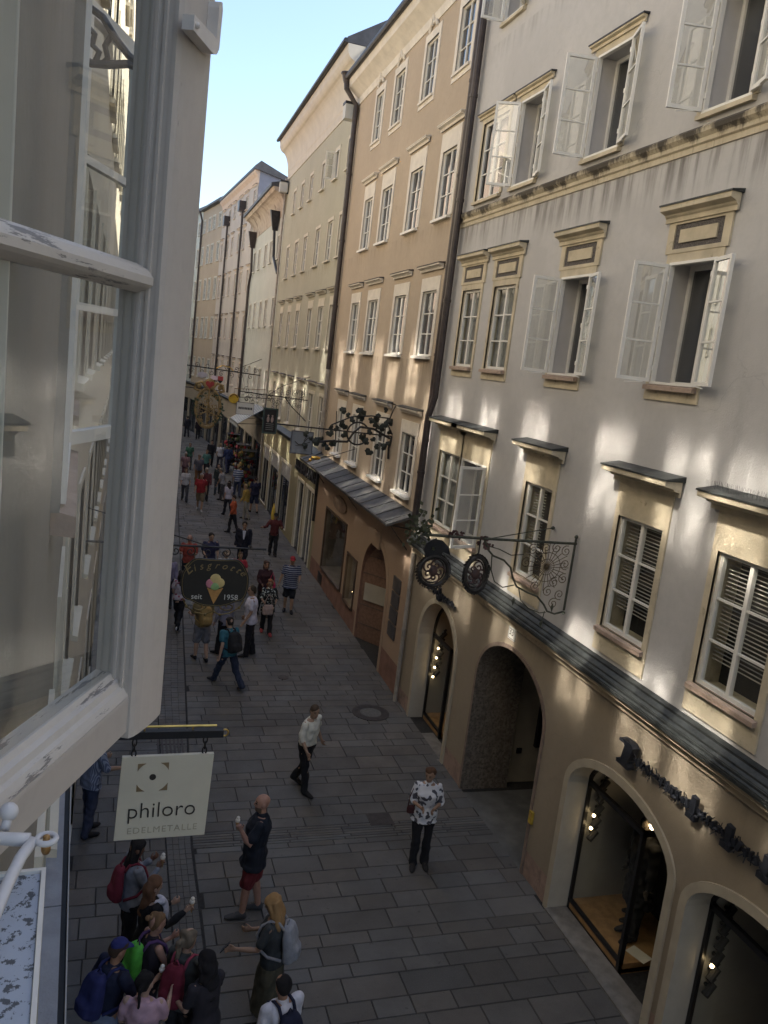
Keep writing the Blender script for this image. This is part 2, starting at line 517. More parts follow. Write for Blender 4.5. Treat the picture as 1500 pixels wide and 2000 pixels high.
    if not opened:
        fb = MB(); lattice(fb, u0, u1, z0, z1, -.09, -.035, cols, rows, fw)
        fb.build('frame', frame, w)
        MB().quad((u0, -.065, z0), (u1, -.065, z0), (u1, -.065, z1), (u0, -.065, z1)).build('pane', glass, w, recalc=False)
        if blind:
            bb = MB(); ba, bz = blind
            n = int((z1 - bz) / .048)
            for k in range(n):
                z = z1 - .05 - k * .048
                bb.add([(u0 + ba, -.165, z + .005), (u1 - .03, -.165, z + .005), (u1 - .03, -.152, z - .006), (u0 + ba, -.152, z - .006)], [(0, 1, 2, 3)])
            bb.build('blind', m_blind, w, recalc=False)
        if curtain:
            cbm = MB(); N = 24
            for k in range(N):
                a = u0 + (u1 - u0) * k / N; b = u0 + (u1 - u0) * (k + 1) / N
                cbm.quad((a, -.16 + .012 * math.sin(k * 1.9), z0 + .05), (b, -.16 + .012 * math.sin(k * 1.9 + 1.9), z0 + .05), (b, -.16 + .012 * math.sin(k * 1.9 + 1.9), z1), (a, -.16 + .012 * math.sin(k * 1.9), z1))
            cbm.build('curtain', m_curtain, w, recalc=False)
    else:
        # fixed outer frame in the opening, casements swung out into the street, inner window shut behind a deep reveal
        fb = MB()
        for (a, b, c, d) in ((u0, u0 + .035, z0, z1), (u1 - .035, u1, z0, z1)): fb.box(a, b, -.03, .035, c, d)
        fb.box(u0 + .035, u1 - .035, -.03, .035, z1 - .035, z1); fb.box(u0 + .035, u1 - .035, -.03, .035, z0, z0 + .03)
        lattice(fb, u0, u1, z0, z1, -depth + .01, -depth + .06, cols, 1, .06)
        fb.build('frame', frame, w)
        MB().quad((u0, -depth + .03, z0), (u1, -depth + .03, z0), (u1, -depth + .03, z1), (u0, -depth + .03, z1)).build('pane', m_glass_dark, w, recalc=False)
        wd = (u1 - u0) / 2 - .005
        for side, th in zip((1, 0), opened):
            if th is None: continue
            t = rad(th); sg = -1 if side else 1
            h = Vector((u1 if side else u0, .045, 0))
            du = Vector((sg * math.cos(t), math.sin(t), 0)); dn = Vector((sg * math.sin(t), -math.cos(t), 0))
            P = lambda a, b, c, h=h, du=du, dn=dn: tuple(h + du * a + dn * b + Vector((0, 0, c)))
            sb = MB(); lattice(sb, 0, wd, z0 + .02, z1 - .02, -.02, .02, 1, rows, .045, .02, 0, P)
            sb.add([P(.02, 0, z0 + .04), P(wd - .02, 0, z0 + .04), P(wd - .02, 0, z1 - .04), P(.02, 0, z1 - .04)], [(0, 1, 2, 3)], 1)
            sb.bar(P(wd * .2, .03, z0 + .015), P(wd * .75, .03, z0 - .01), .012, .012)       # hook stay at the foot
            for zz in (z0 + .2, (z0 + z1) / 2, z1 - .2):
                sb.box(h.x - .02, h.x + .02, .02, .07, zz - .03, zz + .03)
            sb.build('sash', [frame, m_glass_sash], w)
    return w

def holes_of(ws):
    return [(a, b, c, d) for a, b, c, d in ws]

# ================================================================== grey house with arches
A0 = -8.0
Y = lambda y: y - A0
hA, LA = house('townhouse', 'tall lavender-grey plastered house with open white casements above beige arched shopfronts', (6.45, A0), (6.45, 17.0))
rowsA = {
    5: [(14.92, 15.80), (12.55, 13.45), (10.1, 11.0), (7.5, 8.4), (4.9, 5.8)],
    4: [(14.93, 16.08), (13.50, 14.40), (10.92, 11.87), (8.25, 9.12), (5.65, 6.55), (3.1, 4.0)],
    3: [(15.16, 16.05), (13.62, 14.52), (11.08, 11.97), (8.33, 9.22), (5.88, 6.78), (3.4, 4.3)],
    2: [(15.05, 16.18), (13.75, 14.92), (11.24, 12.15), (8.43, 9.40), (6.42, 7.41), (4.0, 5.0), (1.6, 2.6)],
}
zA = {5: (14.27, 15.75), 4: (11.05, 12.52), 3: (7.80, 9.31), 2: (4.47, 6.03)}
archA = [(13.98, 15.98, -.05, 2.95, 2.0), (10.42, 12.94, -.15, 3.2, 2.35), (7.18, 9.50, -.05, 2.64, 2.06), (4.55, 6.82, -.05, 2.56, 2.0)]
hs = []
for r, lst in rowsA.items():
    for a, b in lst: hs.append((Y(a), Y(b), zA[r][0], zA[r][1]))
for a in archA: hs.append((Y(a[0]), Y(a[1]), a[2], a[3], a[4]))
m_A_plinth = mat('pink_worn_plinth', (.30, .21, .17), .9, .2, 3, bmp=.4, bscale=30, dirt=(2, .5, .5))
m_A_beige = plaster('beige_plaster', (.29, .243, .182), .07, streaks=((3.66, .5, .25),), grime=.3)
m_A_grey = plaster('lavender_grey_plaster', (.47, .457, .44), .05, streaks=((10.62, .75, .75), (14.0, .5, .3)), grime=.3, patch=(.43, .415, .40))
wall(hA, LA, 16.9, hs, [m_A_plinth, m_A_beige, m_A_grey], zones=(.42, 3.72), depth=9)
roof(hA, LA, 16.9, over=.6, ridge_v=-4.5, ridge_h=3.4, depth=9)
def course_mat():
    m, nt, bb = nodes('weathered_stone_course')
    c = mixc(nt, ramp(nt, noise_n(nt, 3, 5, .6), .3, .7), (.43, .37, .27), (.52, .46, .34))
    z = zcoord(nt)
    up = ramp(nt, z, 10.60, 10.90, -.10, .17)
    f = mth(nt, 'ADD', noise_n(nt, 1, 6, .7, stretch=(2.6, 2.6, .9)), up)
    c = mixc(nt, ramp(nt, f, .50, .66, 0, .92), c, (.05, .045, .04))
    f2 = noise_n(nt, 1, 4, .7, stretch=(22, 22, 1.6), loc=(4, 0, 0))
    c = mixc(nt, ramp(nt, f2, .55, .75, 0, .55), c, (.10, .085, .07))
    nt.links.new(c, bb.inputs['Base Color']); bb.inputs['Roughness'].default_value = .92; bb.inputs['Specular IOR Level'].default_value = .2
    bump(nt, bb, noise_n(nt, 50, 6, .7), .35)
    return m
m_course = course_mat()
cornice(hA, LA - .12, [(-.01, 10.61), (.02, 10.61), (.02, 10.68), (.045, 10.70), (.045, 10.75), (.09, 10.80), (.10, 10.85), (.06, 10.89), (-.01, 10.92)], m_course, 'string_course')
m_edge = mat('beige_moulding', (.44, .36, .25), .85, .12, 4, dirt=(6, .55, .5))
cornice(hA, LA - .05, [(-.01, 3.60), (.05, 3.60), (.07, 3.68), (.16, 3.74), (.16, 3.80), (-.01, 3.80)], m_edge, 'moulding')
mb = MB()
mb.prism([(-.01, 3.80), (.20, 3.80), (.215, 3.81), (.215, 3.85), (.17, 3.875), (.17, 3.905), (.12, 3.935), (.12, 3.96), (.06, 4.0), (.06, 4.03), (-.01, 4.06)], lambda a, b, c: (c, a, b), 0, LA - .02)
for k in range(3):      # standing welts running along the sheet
    mb.tube([(0, .205 - k * .05, 3.866 + k * .047), (LA - .02, .205 - k * .05, 3.866 + k * .047)], .010, 6)
mb.build('shop_cornice', m_copper, hA)
openA4 = {0: None, 1: (112, 158), 2: (100, 158), 3: (104, 150), 4: None}
for i, (a, b) in enumerate(rowsA[5]):
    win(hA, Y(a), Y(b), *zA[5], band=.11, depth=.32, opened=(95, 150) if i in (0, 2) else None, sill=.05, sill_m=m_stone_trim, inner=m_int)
for i, (a, b) in enumerate(rowsA[4]):
    o = {1: (118, 165), 2: (101, 162), 3: (104, 160), 4: (100, 160)}.get(i)
    win(hA, Y(a), Y(b), *zA[4], band=.10, depth=.34, opened=o, sill=.05, sill_m=m_stone_trim, hood=(12.72, .10, .09, m_metal_dark), rows=3)
for i, (a, b) in enumerate(rowsA[3]):
    o = {2: (97, 166), 3: (104, 166)}.get(i)
    win(hA, Y(a), Y(b), *zA[3], band=.09, depth=.34, opened=o, sill=.07, apron=.2, hood=(10.0, .20, .16, m_copper), frieze=(9.42, 9.82), topband=.11,
        glass=m_glass_clear, curtain=(o is None))
for i, (a, b) in enumerate(rowsA[2]):
    win(hA, Y(a), Y(b), *zA[2], band=.10, depth=.34, sill=.06, topband=.46, apron=.35, hood=(6.68, .20, .27, m_copper), glass=m_glass_clear,
        opened=(None, 106) if i == 1 else None, blind=((b - a) * .52 if i == 2 else .05, 4.78) if i in (2, 3, 4, 5) else None, curtain=i == 0)
# bird spikes on two hoods
for (a, b) in (rowsA[2][4],):
    mb = MB()
    for k in range(70):
        u = Y(a) - .2 + (b - a + .4) * k / 69
        for vv in (.06, .17):
            mb.tube([(u, vv, 6.70 - vv * .2), (u + random.uniform(-.03, .03), vv + random.uniform(-.03, .05), 6.80)], .0010, 3)
    mb.build('bird_spikes', m_metal_dark, hA)
# arch surrounds
m_arch_band = mat('pale_plaster_band', (.40, .35, .265), .85, .08, 3, dirt=(4, .6, .4))
m_conglomerate = mat('conglomerate_stone', (.15, .125, .10), .95, .45, 22, bmp=.7, bscale=28, dirt=(11, .52, .7), dirtcol=(.04, .035, .03))
m_shop_white = mat('shop_side_panel', (.32, .31, .28), .8, .06, 2)
m_shop_floor = mat('oiled_wood_floor', (.33, .19, .08), .5, .2, 7)
m_shop_dark = mat('dark_shop_back', (.02, .02, .022), .8, .2, 2)
def arch_surround(e, h, w, proud, depth, m, inner_m, name='arch_surround', rev=None):
    u0, u1, zb, zt, zs = h
    mb = MB()
    ap = arch_pts(u0, u1, zs, zt, 20)
    op = arch_pts(u0 - w, u1 + w, zs, zt + w, 20)
    a = [(u0, zb)] + ap + [(u1, zb)]
    o = [(u0 - w, zb)] + op + [(u1 + w, zb)]
    for i in range(len(a) - 1):
        A_, B_, C_, D_ = o[i], o[i + 1], a[i + 1], a[i]
        mb.quad((A_[0], proud, A_[1]), (B_[0], proud, B_[1]), (C_[0], proud, C_[1]), (D_[0], proud, D_[1]))
        mb.quad((A_[0], -.01, A_[1]), (B_[0], -.01, B_[1]), (B_[0], proud, B_[1]), (A_[0], proud, A_[1]))
        mb.quad((D_[0], proud, D_[1]), (C_[0], proud, C_[1]), (C_[0], -depth, C_[1]), (D_[0], -depth, D_[1]), 1)
    return mb.build(name, [m, inner_m], e, recalc=False)
m_rev = mat('pale_reveal_plaster', (.40, .37, .31), .85, .06, 3)
m_frame_black = mat('black_shop_frame', (.014, .014, .016), .4, .2, 6)
def shopfront(h, entry_left=True):
    u0, u1, zb, zt, zs = (Y(h[0]), Y(h[1]), h[2], h[3], h[4])
    s = arch_surround(hA, (u0, u1, zb, zt, zs), .12, .03, .30, m_arch_band, m_rev, 'shopfront')
    mb = MB()      # display box behind the glass
    dv = -1.7
    mb.quad((u0, -.3, -.05), (u1, -.3, -.05), (u1, dv, -.05), (u0, dv, -.05), 1)
    mb.box(u0 + .95, u1, -1.45, -.32, -.05, .14, 1)
    mb.quad((u1, -.3, -.05), (u1, dv, -.05), (u1, dv, zt), (u1, -.3, zt), 0)
    mb.quad((u0, -.3, -.05), (u0, dv, -.05), (u0, dv, zt), (u0, -.3, zt), 0)
    mb.quad((u0, dv, -.05), (u1, dv, -.05), (u1, dv, zt), (u0, dv, zt), 2)
    mb.quad((u0, -.3, zt), (u1, -.3, zt), (u1, dv, zt), (u0, dv, zt), 0)
    mb.build('display_box', [m_shop_white, m_shop_floor, m_shop_dark], s, recalc=False)
    fb = MB()
    t = .045
    fb.box(u1 - t, u1 - .002, -.36, -.31, -.04, zs)
    ap = arch_pts(u0, u1, zs, zt, 20)
    for (a, b), (c, d) in zip(ap, ap[1:]):
        fb.bar((a, -.335, b - .02), (c, -.335, d - .02), .05, .05)
    ue = u0 + .95
    fb.box(ue, ue + .055, -.37, -.30, -.04, zs + .02)                    # corner post of the vitrine
    fb.box(ue, u1, -.37, -.31, -.04, .04); fb.box(ue, u1, -.37, -.31, .13, .17)
    fb.box(ue, ue + .05, -1.45, -.37, .0, .06); fb.box(ue, ue + .05, -1.45, -.37, zs - .05, zs + .02)
    fb.box(ue, u1, -.37, -.31, zs - .05, zs + .02)
    fb.build('shop_frame', m_frame_black, s)
    MB().quad((ue, -.34, .04), (u1, -.34, .04), (u1, -.34, zs), (ue, -.34, zs)).build('shop_glass', m_glass_shop, s, recalc=False)
    MB().quad((ue + .02, -.36, .04), (ue + .02, -1.45, .04), (ue + .02, -1.45, zs), (ue + .02, -.36, zs)).build('shop_glass', m_glass_shop, s, recalc=False)
    st = MB().box(u0, u1, -.3, .06, -.02, .03); st.build('threshold', mat('grey_threshold_stone', (.17, .16, .145), .85, .2, 6, bmp=.3), s)
    return s
for i in (0, 2, 3): shopfront(archA[i])
# passage arch: rough stone lining, then a plastered vault with a glazed showcase
h = archA[1]; u0, u1 = Y(h[0]), Y(h[1])
s = arch_surround(hA, (u0, u1, h[2], h[3], h[4]), .07, .02, .95, mat('dark_stone_arch', (.20, .15, .12), .9, .2, 6, bmp=.4), m_conglomerate, 'passage')
mb = MB()
w_ = .18
mb.quad((u1 + w_, -.95, -.1), (u1 + w_, -6, -.1), (u1 + w_, -6, 3.2), (u1 + w_, -.95, 3.2)); mb.quad((u0 - w_, -.95, -.1), (u0 - w_, -6, -.1), (u0 - w_, -6, 3.2), (u0 - w_, -.95, 3.2))
mb.quad((u0 - w_, -.95, 3.2), (u1 + w_, -.95, 3.2), (u1 + w_, -6, 3.2), (u0 - w_, -6, 3.2)); mb.quad((u0 - w_, -6, -.1), (u1 + w_, -6, -.1), (u1 + w_, -6, 3.2), (u0 - w_, -6, 3.2), 1)
mb.quad((u0 - w_, 0, -.004), (u1 + w_, 0, -.004), (u1 + w_, -6, -.004), (u0 - w_, -6, -.004), 2)
mb.quad((u1, -.955, -.1), (u1 + w_, -.955, -.1), (u1 + w_, -.955, 3.2), (u1, -.955, 3.2)); mb.quad((u0, -.955, -.1), (u0 - w_, -.955, -.1), (u0 - w_, -.955, 3.2), (u0, -.955, 3.2))
mb.build('passage_wall', [mat('passage_plaster', (.40, .36, .28), .9, .1, 2), m_int, mat('passage_floor_stone', (.11, .11, .105), .8, .2, 3, bmp=.3)], s, recalc=False)
mb = MB(); mb.box(u1 + w_ - .08, u1 + w_ - .003, -2.9, -1.5, .75, 2.3, 0); mb.box(u1 + w_ - .10, u1 + w_ - .083, -2.8, -1.6, .85, 2.2, 1)
mb.build('showcase', [m_frame_black, m_glass_dark], s)
MB().box(u1 + w_ - .035, u1 + w_ - .003, -1.25, -1.15, .62, .72).build('bell_plate', m_black, s)
# paired drainpipes at the seam with the brown house
ux = LA - .42
pipe(hA, [(ux + .02, .13, 17.2), (ux + .02, .13, 7.1), (ux + .06, .2, 6.7), (ux + .1, .2, 4.2)], .075)
pipe(hA, [(ux + .26, .11, 17.2), (ux + .26, .11, 4.3)], .06, m_pipe)
pipe(hA, [(ux + .22, .07, 3.6), (ux + .22, .07, .0)], .05, m_pipe_light)

# ================================================================== brown house
hB, LB = house('townhouse', 'sandy-brown rendered house with white window surrounds and a dark metal canopy', (6.45, 17.0), (6.632, 27.6))
B = lambda y: y - 17.0
rowsB = {4: [(17.45, 18.3), (19.8, 20.65), (22.4, 23.25), (24.45, 25.2)],
         3: [(17.5, 18.4), (19.78, 20.72), (22.35, 23.3), (24.4, 25.25)],
         2: [(17.65, 18.6), (19.88, 20.85), (22.5, 23.5), (24.65, 25.5)],
         1: [(17.85, 18.85), (20.25, 21.15), (22.9, 23.8), (25.0, 25.8)]}
zB = {4: (14.08, 15.42), 3: (11.0, 12.45), 2: (7.96, 9.42), 1: (4.70, 6.12)}
hs = [(B(a), B(b), *zB[r]) for r, l in rowsB.items() for a, b in l]
doorB = (18.62, 21.0, .0, 3.1, 2.0)
winB = (23.15, 25.9, .85, 2.82); winB2 = (21.6, 22.6, .75, 2.1)
hs += [(B(doorB[0]), B(doorB[1]), doorB[2] - .15, doorB[3], doorB[4]), (B(winB[0]), B(winB[1]), winB[2], winB[3]), (B(winB2[0]), B(winB2[1]), winB2[2], winB2[3])]
m_B_pl = mat('reddish_stone_plinth', (.21, .115, .085), .85, .2, 3, bmp=.2, dirt=(3, .55, .4))
m_B_shop = plaster('salmon_beige_plaster', (.345, .25, .18), .06, grime=.25)
m_B_up = plaster('sandy_brown_roughcast', (.42, .345, .262), .06, streaks=((7.88, 1.0, .45), (10.9, .5, .25), (4.7, .8, .4)), grime=.3, bmp=.6)
m_B_white = mat('off_white_surround', (.62, .575, .50), .85, .08, 3, dirt=(5, .6, .4), dirtcol=(.3, .25, .2))
wall(hB, LB, 16.3, hs, [m_B_pl, m_B_shop, m_B_up], zones=(.78, 4.0), depth=9)
roof(hB, LB, 16.42, over=.55, ridge_v=-4.5, ridge_h=2.8, depth=9)
cornice(hB, LB, [(-.01, 15.75), (.03, 15.75), (.06, 15.95), (.22, 16.08), (.40, 16.2), (.45, 16.40), (-.01, 16.40)], m_B_white)
mb = MB(); mb.tube([(-.1, .52, 16.46), (LB + .1, .52, 16.46)], .085, 10); mb.build('gutter', m_metal_dark, hB)
for i, (a, b) in enumerate(rowsB[4]): win(hB, B(a), B(b), *zB[4], band=.16, bm=m_B_white, depth=.2, frame=m_white2, sill=.05, sill_m=m_B_white, apron=.18, crown=True, cols=2, rows=3, topband=.2, fw=.04)
for i, (a, b) in enumerate(rowsB[3]): win(hB, B(a), B(b), *zB[3], band=.17, bm=m_B_white, depth=.2, frame=m_white, sill=.08, sill_m=m_white, topband=.42, hood=(13.05, .12, .13, m_B_white), cols=2, rows=3, fw=.04)
for i, (a, b) in enumerate(rowsB[2]): win(hB, B(a), B(b), *zB[2], band=.16, bm=m_B_white, depth=.2, frame=m_white, sill=.09, sill_m=m_white, topband=.3, hood=(9.98, .12, .14, m_slot), cols=2, rows=3, fw=.04, glass=m_glass_dark)
for i, (a, b) in enumerate(rowsB[1]): win(hB, B(a), B(b), *zB[1], band=.16, bm=m_B_white, depth=.2, frame=m_white, sill=.11, sill_m=m_white, topband=.3, hood=(6.72, .13, .16, m_copper), cols=2, rows=3, fw=.04)
# sloping standing-seam canopy over the shop
mb = MB()
mb.prism([(0.003, 4.42), (.66, 4.17), (.66, 4.12), (.003, 4.36)], lambda a, b, c: (c, a, b), .1, LB + .35)
for k in range(15):
    u = .35 + k * .73
    mb.bar((u, .0, 4.425), (u, .665, 4.173), .018, .02)
mb.bar((.1, .675, 4.14), (LB + .35, .675, 4.14), .04, .055)
mb.build('canopy', mat('grey_standing_seam_sheet', (.05, .05, .05), .55, .35, 3, metal=.2, dirt=(3, .48, .6)), hB)
mb = MB()
for u in (.5, 5.2, 9.8):
    mb.bar((u, .0, 4.0), (u, .62, 4.08), .03, .03); mb.bar((u, .0, 3.5), (u, .45, 4.03), .02, .02)
mb.build('canopy_bracket', m_iron, hB)
# arched recessed entrance, door set at an angle
s = arch_surround(hB, (B(doorB[0]), B(doorB[1]), 0, 3.1, 2.0), .16, .012, .5, m_B_shop, m_B_pl, 'entrance')
mb = MB(); a, b = B(doorB[0]), B(doorB[1])
mb.quad((b, -.05, -.05), (a + .95, -1.0, -.05), (a + .95, -1.0, 3.1), (b, -.05, 3.1), 0)
mb.quad((a + .95, -1.0, -.05), (a, -.5, -.05), (a, -.5, 3.1), (a + .95, -1.0, 3.1), 1)
mb.build('door', [mat('red_granite_cladding', (.20, .12, .085), .45, .2, 14), mat('dark_red_door', (.10, .045, .035), .5, .2, 5)], s)
mb = MB()
for z in (.55, 1.1, 2.0, 2.5): mb.bar((b - .02, -.05, z), (a + .97, -.985, z), .014, .012)
mb.build('joint', m_slot, s)
mb = MB(); mb.add([(b - .15, -.09, 1.25), (a + 1.1, -.90, 1.25), (a + 1.1, -.90, 1.75), (b - .15, -.09, 1.75)], [(0, 1, 2, 3)])
mb.build('notice_panel', mat('pale_notice_panel', (.38, .35, .29), .6, .05, 3), s)
mb = MB(); mb.box(B(19.55), B(20.2), -.005, .04, 2.98, 3.42); mb.build('keystone', m_B_shop, hB)
def display(h, nm, lamps):
    u0, u1, z0, z1 = B(h[0]), B(h[1]), h[2], h[3]
    mb = MB()
    mb.box(u0 - .09, u0, -.02, .03, z0 - .06, z1 + .06); mb.box(u1, u1 + .09, -.02, .03, z0 - .06, z1 + .06)
    mb.box(u0, u1, -.02, .03, z1, z1 + .06); mb.box(u0, u1, -.02, .06, z0 - .06, z0)
    dv = -.9
    mb.quad((u0, -.02, z0), (u0, dv, z0), (u0, dv, z1), (u0, -.02, z1), 1); mb.quad((u1, -.02, z0), (u1, dv, z0), (u1, dv, z1), (u1, -.02, z1), 1)
    mb.quad((u0, -.02, z0), (u1, -.02, z0), (u1, dv, z0), (u0, dv, z0), 1); mb.quad((u0, -.02, z1), (u1, -.02, z1), (u1, dv, z1), (u0, dv, z1), 1)
    mb.quad((u0, dv, z0), (u1, dv, z0), (u1, dv, z1), (u0, dv, z1), 1)
    w = mb.build('display_window', [mat('dark_brown_frame', (.07, .045, .03), .5, .2, 5), mat('display_lining', (.13, .11, .09), .8, .2, 3)], hB)
    MB().quad((u0, -.06, z0), (u1, -.06, z0), (u1, -.06, z1), (u0, -.06, z1)).build('pane', m_glass_shop, w, recalc=False)
    lb = MB()
    for (u, v, z) in lamps: lb.sphere((B(u), v, z), .042)
    lb.build('lamp', m_lit, w)
    return w
wd = display(winB, 'a', [(23.35, -.2, 2.45), (23.4, -.2, 2.1), (23.45, -.2, 1.75)])
mb = MB(); mb.box(B(24.2), B(24.9), -.6, -.45, 1.0, 2.3); mb.sphere((B(24.5), -.52, 2.05), .34, 1, 12, (1, .35, 1.0)); mb.build('goods', [mat('dark_costume', (.05, .05, .06), .9, .3, 6), mat('dark_red_cloth', (.12, .02, .02), .9, .3, 6)], wd)
display(winB2, 'b', [(21.75, -.12, 1.85), (21.9, -.12, 1.5), (22.0, -.12, 1.12)])
mb = MB()
for k in range(4): mb.box(B(17.55), B(18.1), -.005, .035, 1.25 + k * .38, 1.58 + k * .38)
mb.build('plaque', mat('dark_grey_plaque', (.07, .065, .065), .5, .2, 6), hB)
mb = MB(); mb.prism([(B(23.3) + .9 * math.cos(2 * math.pi * k / 20) + .9, 3.28 + .24 * math.sin(2 * math.pi * k / 20)) for k in range(20)], lambda a, b, c: (a, c, b), .0, .045)
mb.build('name_board', mat('dull_brown_board', (.16, .11, .075), .7, .2, 5), hB)
mb = MB(); mb.box(B(25.6), B(26.2), -.005, .02, .25, .6); mb.build('cellar_grille', m_iron, hB)
pipe(hB, [(LB - .12, .52, 16.4), (LB - .12, .5, 16.15), (LB - .12, .12, 15.7), (LB - .12, .12, 7.3)], .085,
     hopper=lambda m: m.lathe([(.09, -.1), (.16, .12), (.2, .16), (.2, .2)], (LB - .12, .52, 16.4), 10))
pipe(hB, [(LB - .12, .11, 7.3), (LB - .12, .11, 4.5)], .075, m_pipe_light)

# ================================================================== green house
hC, LC = house('townhouse', 'long olive-green house with a broad coved cream cornice and six windows to a floor', (6.632, 27.6), (6.89, 41.6))
Cc = lambda y: y - 27.6
rowsC = {4: [(27.8, 28.5), (29.85, 30.5), (32.1, 32.8), (34.6, 35.25), (36.6, 37.25), (38.6, 39.2)],
         3: [(27.95, 28.7), (29.75, 30.55), (32.0, 32.8), (34.65, 35.4), (36.75, 37.5), (39.0, 39.75)],
         2: [(28.0, 28.8), (29.9, 30.8), (32.0, 32.85), (34.8, 35.6), (37.0, 37.75), (39.2, 39.95)],
         1: [(28.1, 28.95), (30.0, 30.9), (32.1, 32.95), (34.8, 35.6), (37.0, 37.8), (39.2, 40.0)]}
zC = {4: (13.95, 14.92), 3: (11.12, 12.5), 2: (8.0, 9.5), 1: (4.75, 6.3)}
hs = [(Cc(a), Cc(b), *zC[r]) for r, l in rowsC.items() for a, b in l]
shopC = [(28.1, 29.6, .1, 2.9), (30.1, 31.3, -.1, 2.9), (33.2, 35.6, .4, 3.05), (36.1, 38.6, -.1, 3.05), (39.2, 41.0, .3, 3.05)]
hs += [(Cc(a), Cc(b), c, d) for a, b, c, d in shopC]
m_C = plaster('olive_green_plaster', (.405, .39, .305), .05, streaks=((7.93, .8, .55), (11.05, .5, .35), (13.9, .5, .2)), grime=.3)
m_C_low = plaster('dull_olive_plaster', (.26, .235, .15), .06, grime=.3)
m_C_trim = mat('pale_cream_trim', (.56, .52, .42), .85, .08, 3)
wall(hC, LC, 16.0, hs, [m_C_low, m_C], zones=(4.15,), depth=9)
roof(hC, LC, 17.54, over=.6, ridge_v=-4.0, ridge_h=3.0, depth=9)
cove = [(-.01, 15.85), (.03, 15.85), (.04, 16.15), (.06, 16.2)] + [(.06 + .40 * (1 - math.cos(t)), 16.2 + .9 * math.sin(t)) for t in np.linspace(.1, 1.45, 8)] + [(.47, 17.15), (.53, 17.25), (.56, 17.52), (-.01, 17.52)]
cornice(hC, LC, cove, mat('cream_cove_plaster', (.55, .50, .41), .85, .06, 2))
mb = MB(); mb.tube([(-.05, .66, 17.58), (LC + .05, .66, 17.58)], .07, 8); mb.build('gutter', m_metal_dark, hC)
MB().prism([(0, 17.5), (-4, 20.5), (-9, 17.5)], lambda a, b, c: (c, a, b), -.05, -.0).build('gable', mat('brown_gable_boards', (.10, .085, .07), .8, .2, 3), hC)
for r, l in rowsC.items():
    for i, (a, b) in enumerate(l):
        win(hC, Cc(a), Cc(b), *zC[r], band=.09 if r == 4 else .11, bm=m_C_trim, depth=.16, frame=m_white2, sill=.08, sill_m=m_C_trim, rows=2 if r == 4 else 3,
            opened=(95, None) if (r == 4 and i == 1) else None, fw=.04,
            hood=None if r in (4, 3) else ((10.06, .12, .16, m_slot) if r == 2 else (6.75, .12, .16, m_slot)), topband=.3 if r == 2 else .12)
cornice(hC, LC, [(-.01, 4.1), (.03, 4.1), (.1, 4.2), (.22, 4.28), (.24, 4.34), (-.01, 4.48)], m_copper, 'shop_cornice')
for i, (a, b, c, d) in enumerate(shopC):
    w = win(hC, Cc(a), Cc(b), c, d, band=.1, bm=m_C_trim, depth=.3, frame=m_frame_black if i > 1 else m_white2, cols=2 if i != 1 else 1, rows=1, sill=0, fw=.06, keep='shop_window', topband=.12)
    if i >= 2: MB().box(Cc(a) + .02, Cc(b) - .02, -.05, -.025, d - .62, d - .05).build('transom_panel', m_curtain, w)
pipe(hC, [(LC - .12, .1, 15.9), (LC - .12, .1, .1)], .05, m_pipe_light)
mb = MB(); mb.box(.02, .12, .0, .09, 2.0, 3.9); mb.build('cable_duct', m_metal_dark, hC)

# ================================================================== houses farther down the street
def simple_house(label, p0, p1, H, m_low, m_up, rows, cols, ww, trim, over=.4, shops=3, zlow=4.2, cove_m=None, hoods=False, skip=(), sills=True, ridge=2.8, side0=True, gl=None):
    e, L = house('townhouse', label, p0, p1)
    pitch = L / cols; hs = []; ws = []
    for (z0, z1) in rows:
        for k in range(cols):
            u = pitch * (k + .5) + (.12 if k % 2 else -.12)
            ws.append((u - ww / 2, u + ww / 2, z0, z1))
    sh = []
    sp = L / shops
    for k in range(shops): sh.append((sp * k + .4, sp * (k + 1) - .4, .1, 2.9))
    hs = ws + sh
    wall(e, L, H, hs, [m_low, m_up], zones=(zlow,), depth=9, side0=side0)
    if ridge: roof(e, L, H + .02, over=over, ridge_v=-4, ridge_h=ridge, depth=9)
    for w in ws: win(e, *w, band=.09, bm=trim, depth=.16, frame=m_white2, sill=.07 if sills else 0, sill_m=trim, rows=3, fw=.045, hood=(w[3] + .32, .1, .12, m_slot) if hoods else None, glass=gl)
    for w in sh: win(e, *w, band=.08, bm=m_low, depth=.35, frame=m_frame_black, cols=2, rows=1, sill=0, fw=.06, keep='shop_window')
    cornice(e, L, [(-.01, zlow - .08), (.05, zlow - .08), (.16, zlow), (.18, zlow + .06), (-.01, zlow + .14)], m_copper, 'shop_cornice')
    return e, L
m_D = plaster('pale_grey_green_plaster', (.47, .47, .42), .05, streaks=((8.9, 1.1, .7), (12.2, .5, .4)), grime=.4)
m_low_d = plaster('dull_beige_shop_plaster', (.30, .26, .20), .06)
m_trim_g = mat('pale_grey_trim', (.55, .53, .46), .85, .08, 3)
hD, LD = simple_house('pale grey-green house with a low curved eave cove and black funnel hoppers', (6.89, 41.6), (7.03, 53.0), 14.75, m_low_d, m_D,
                      [(5.0, 6.7), (9.0, 10.35), (12.3, 13.4)], 5, .8, m_trim_g, ridge=0, shops=3)
cv = [(-.01, 14.3), (.02, 14.3)] + [(.02 + .62 * (1 - math.cos(t)), 14.3 + 1.05 * math.sin(t)) for t in np.linspace(.1, 1.5, 8)] + [(.68, 15.5), (-.01, 15.5)]
cornice(hD, LD, cv, mat('stained_cove_plaster', (.40, .33, .26), .9, .12, 2, dirt=(1.5, .5, .8), dirtcol=(.13, .09, .07)))
roof(hD, LD, 15.5, over=.78, ridge_v=-4, ridge_h=1.4, depth=9)
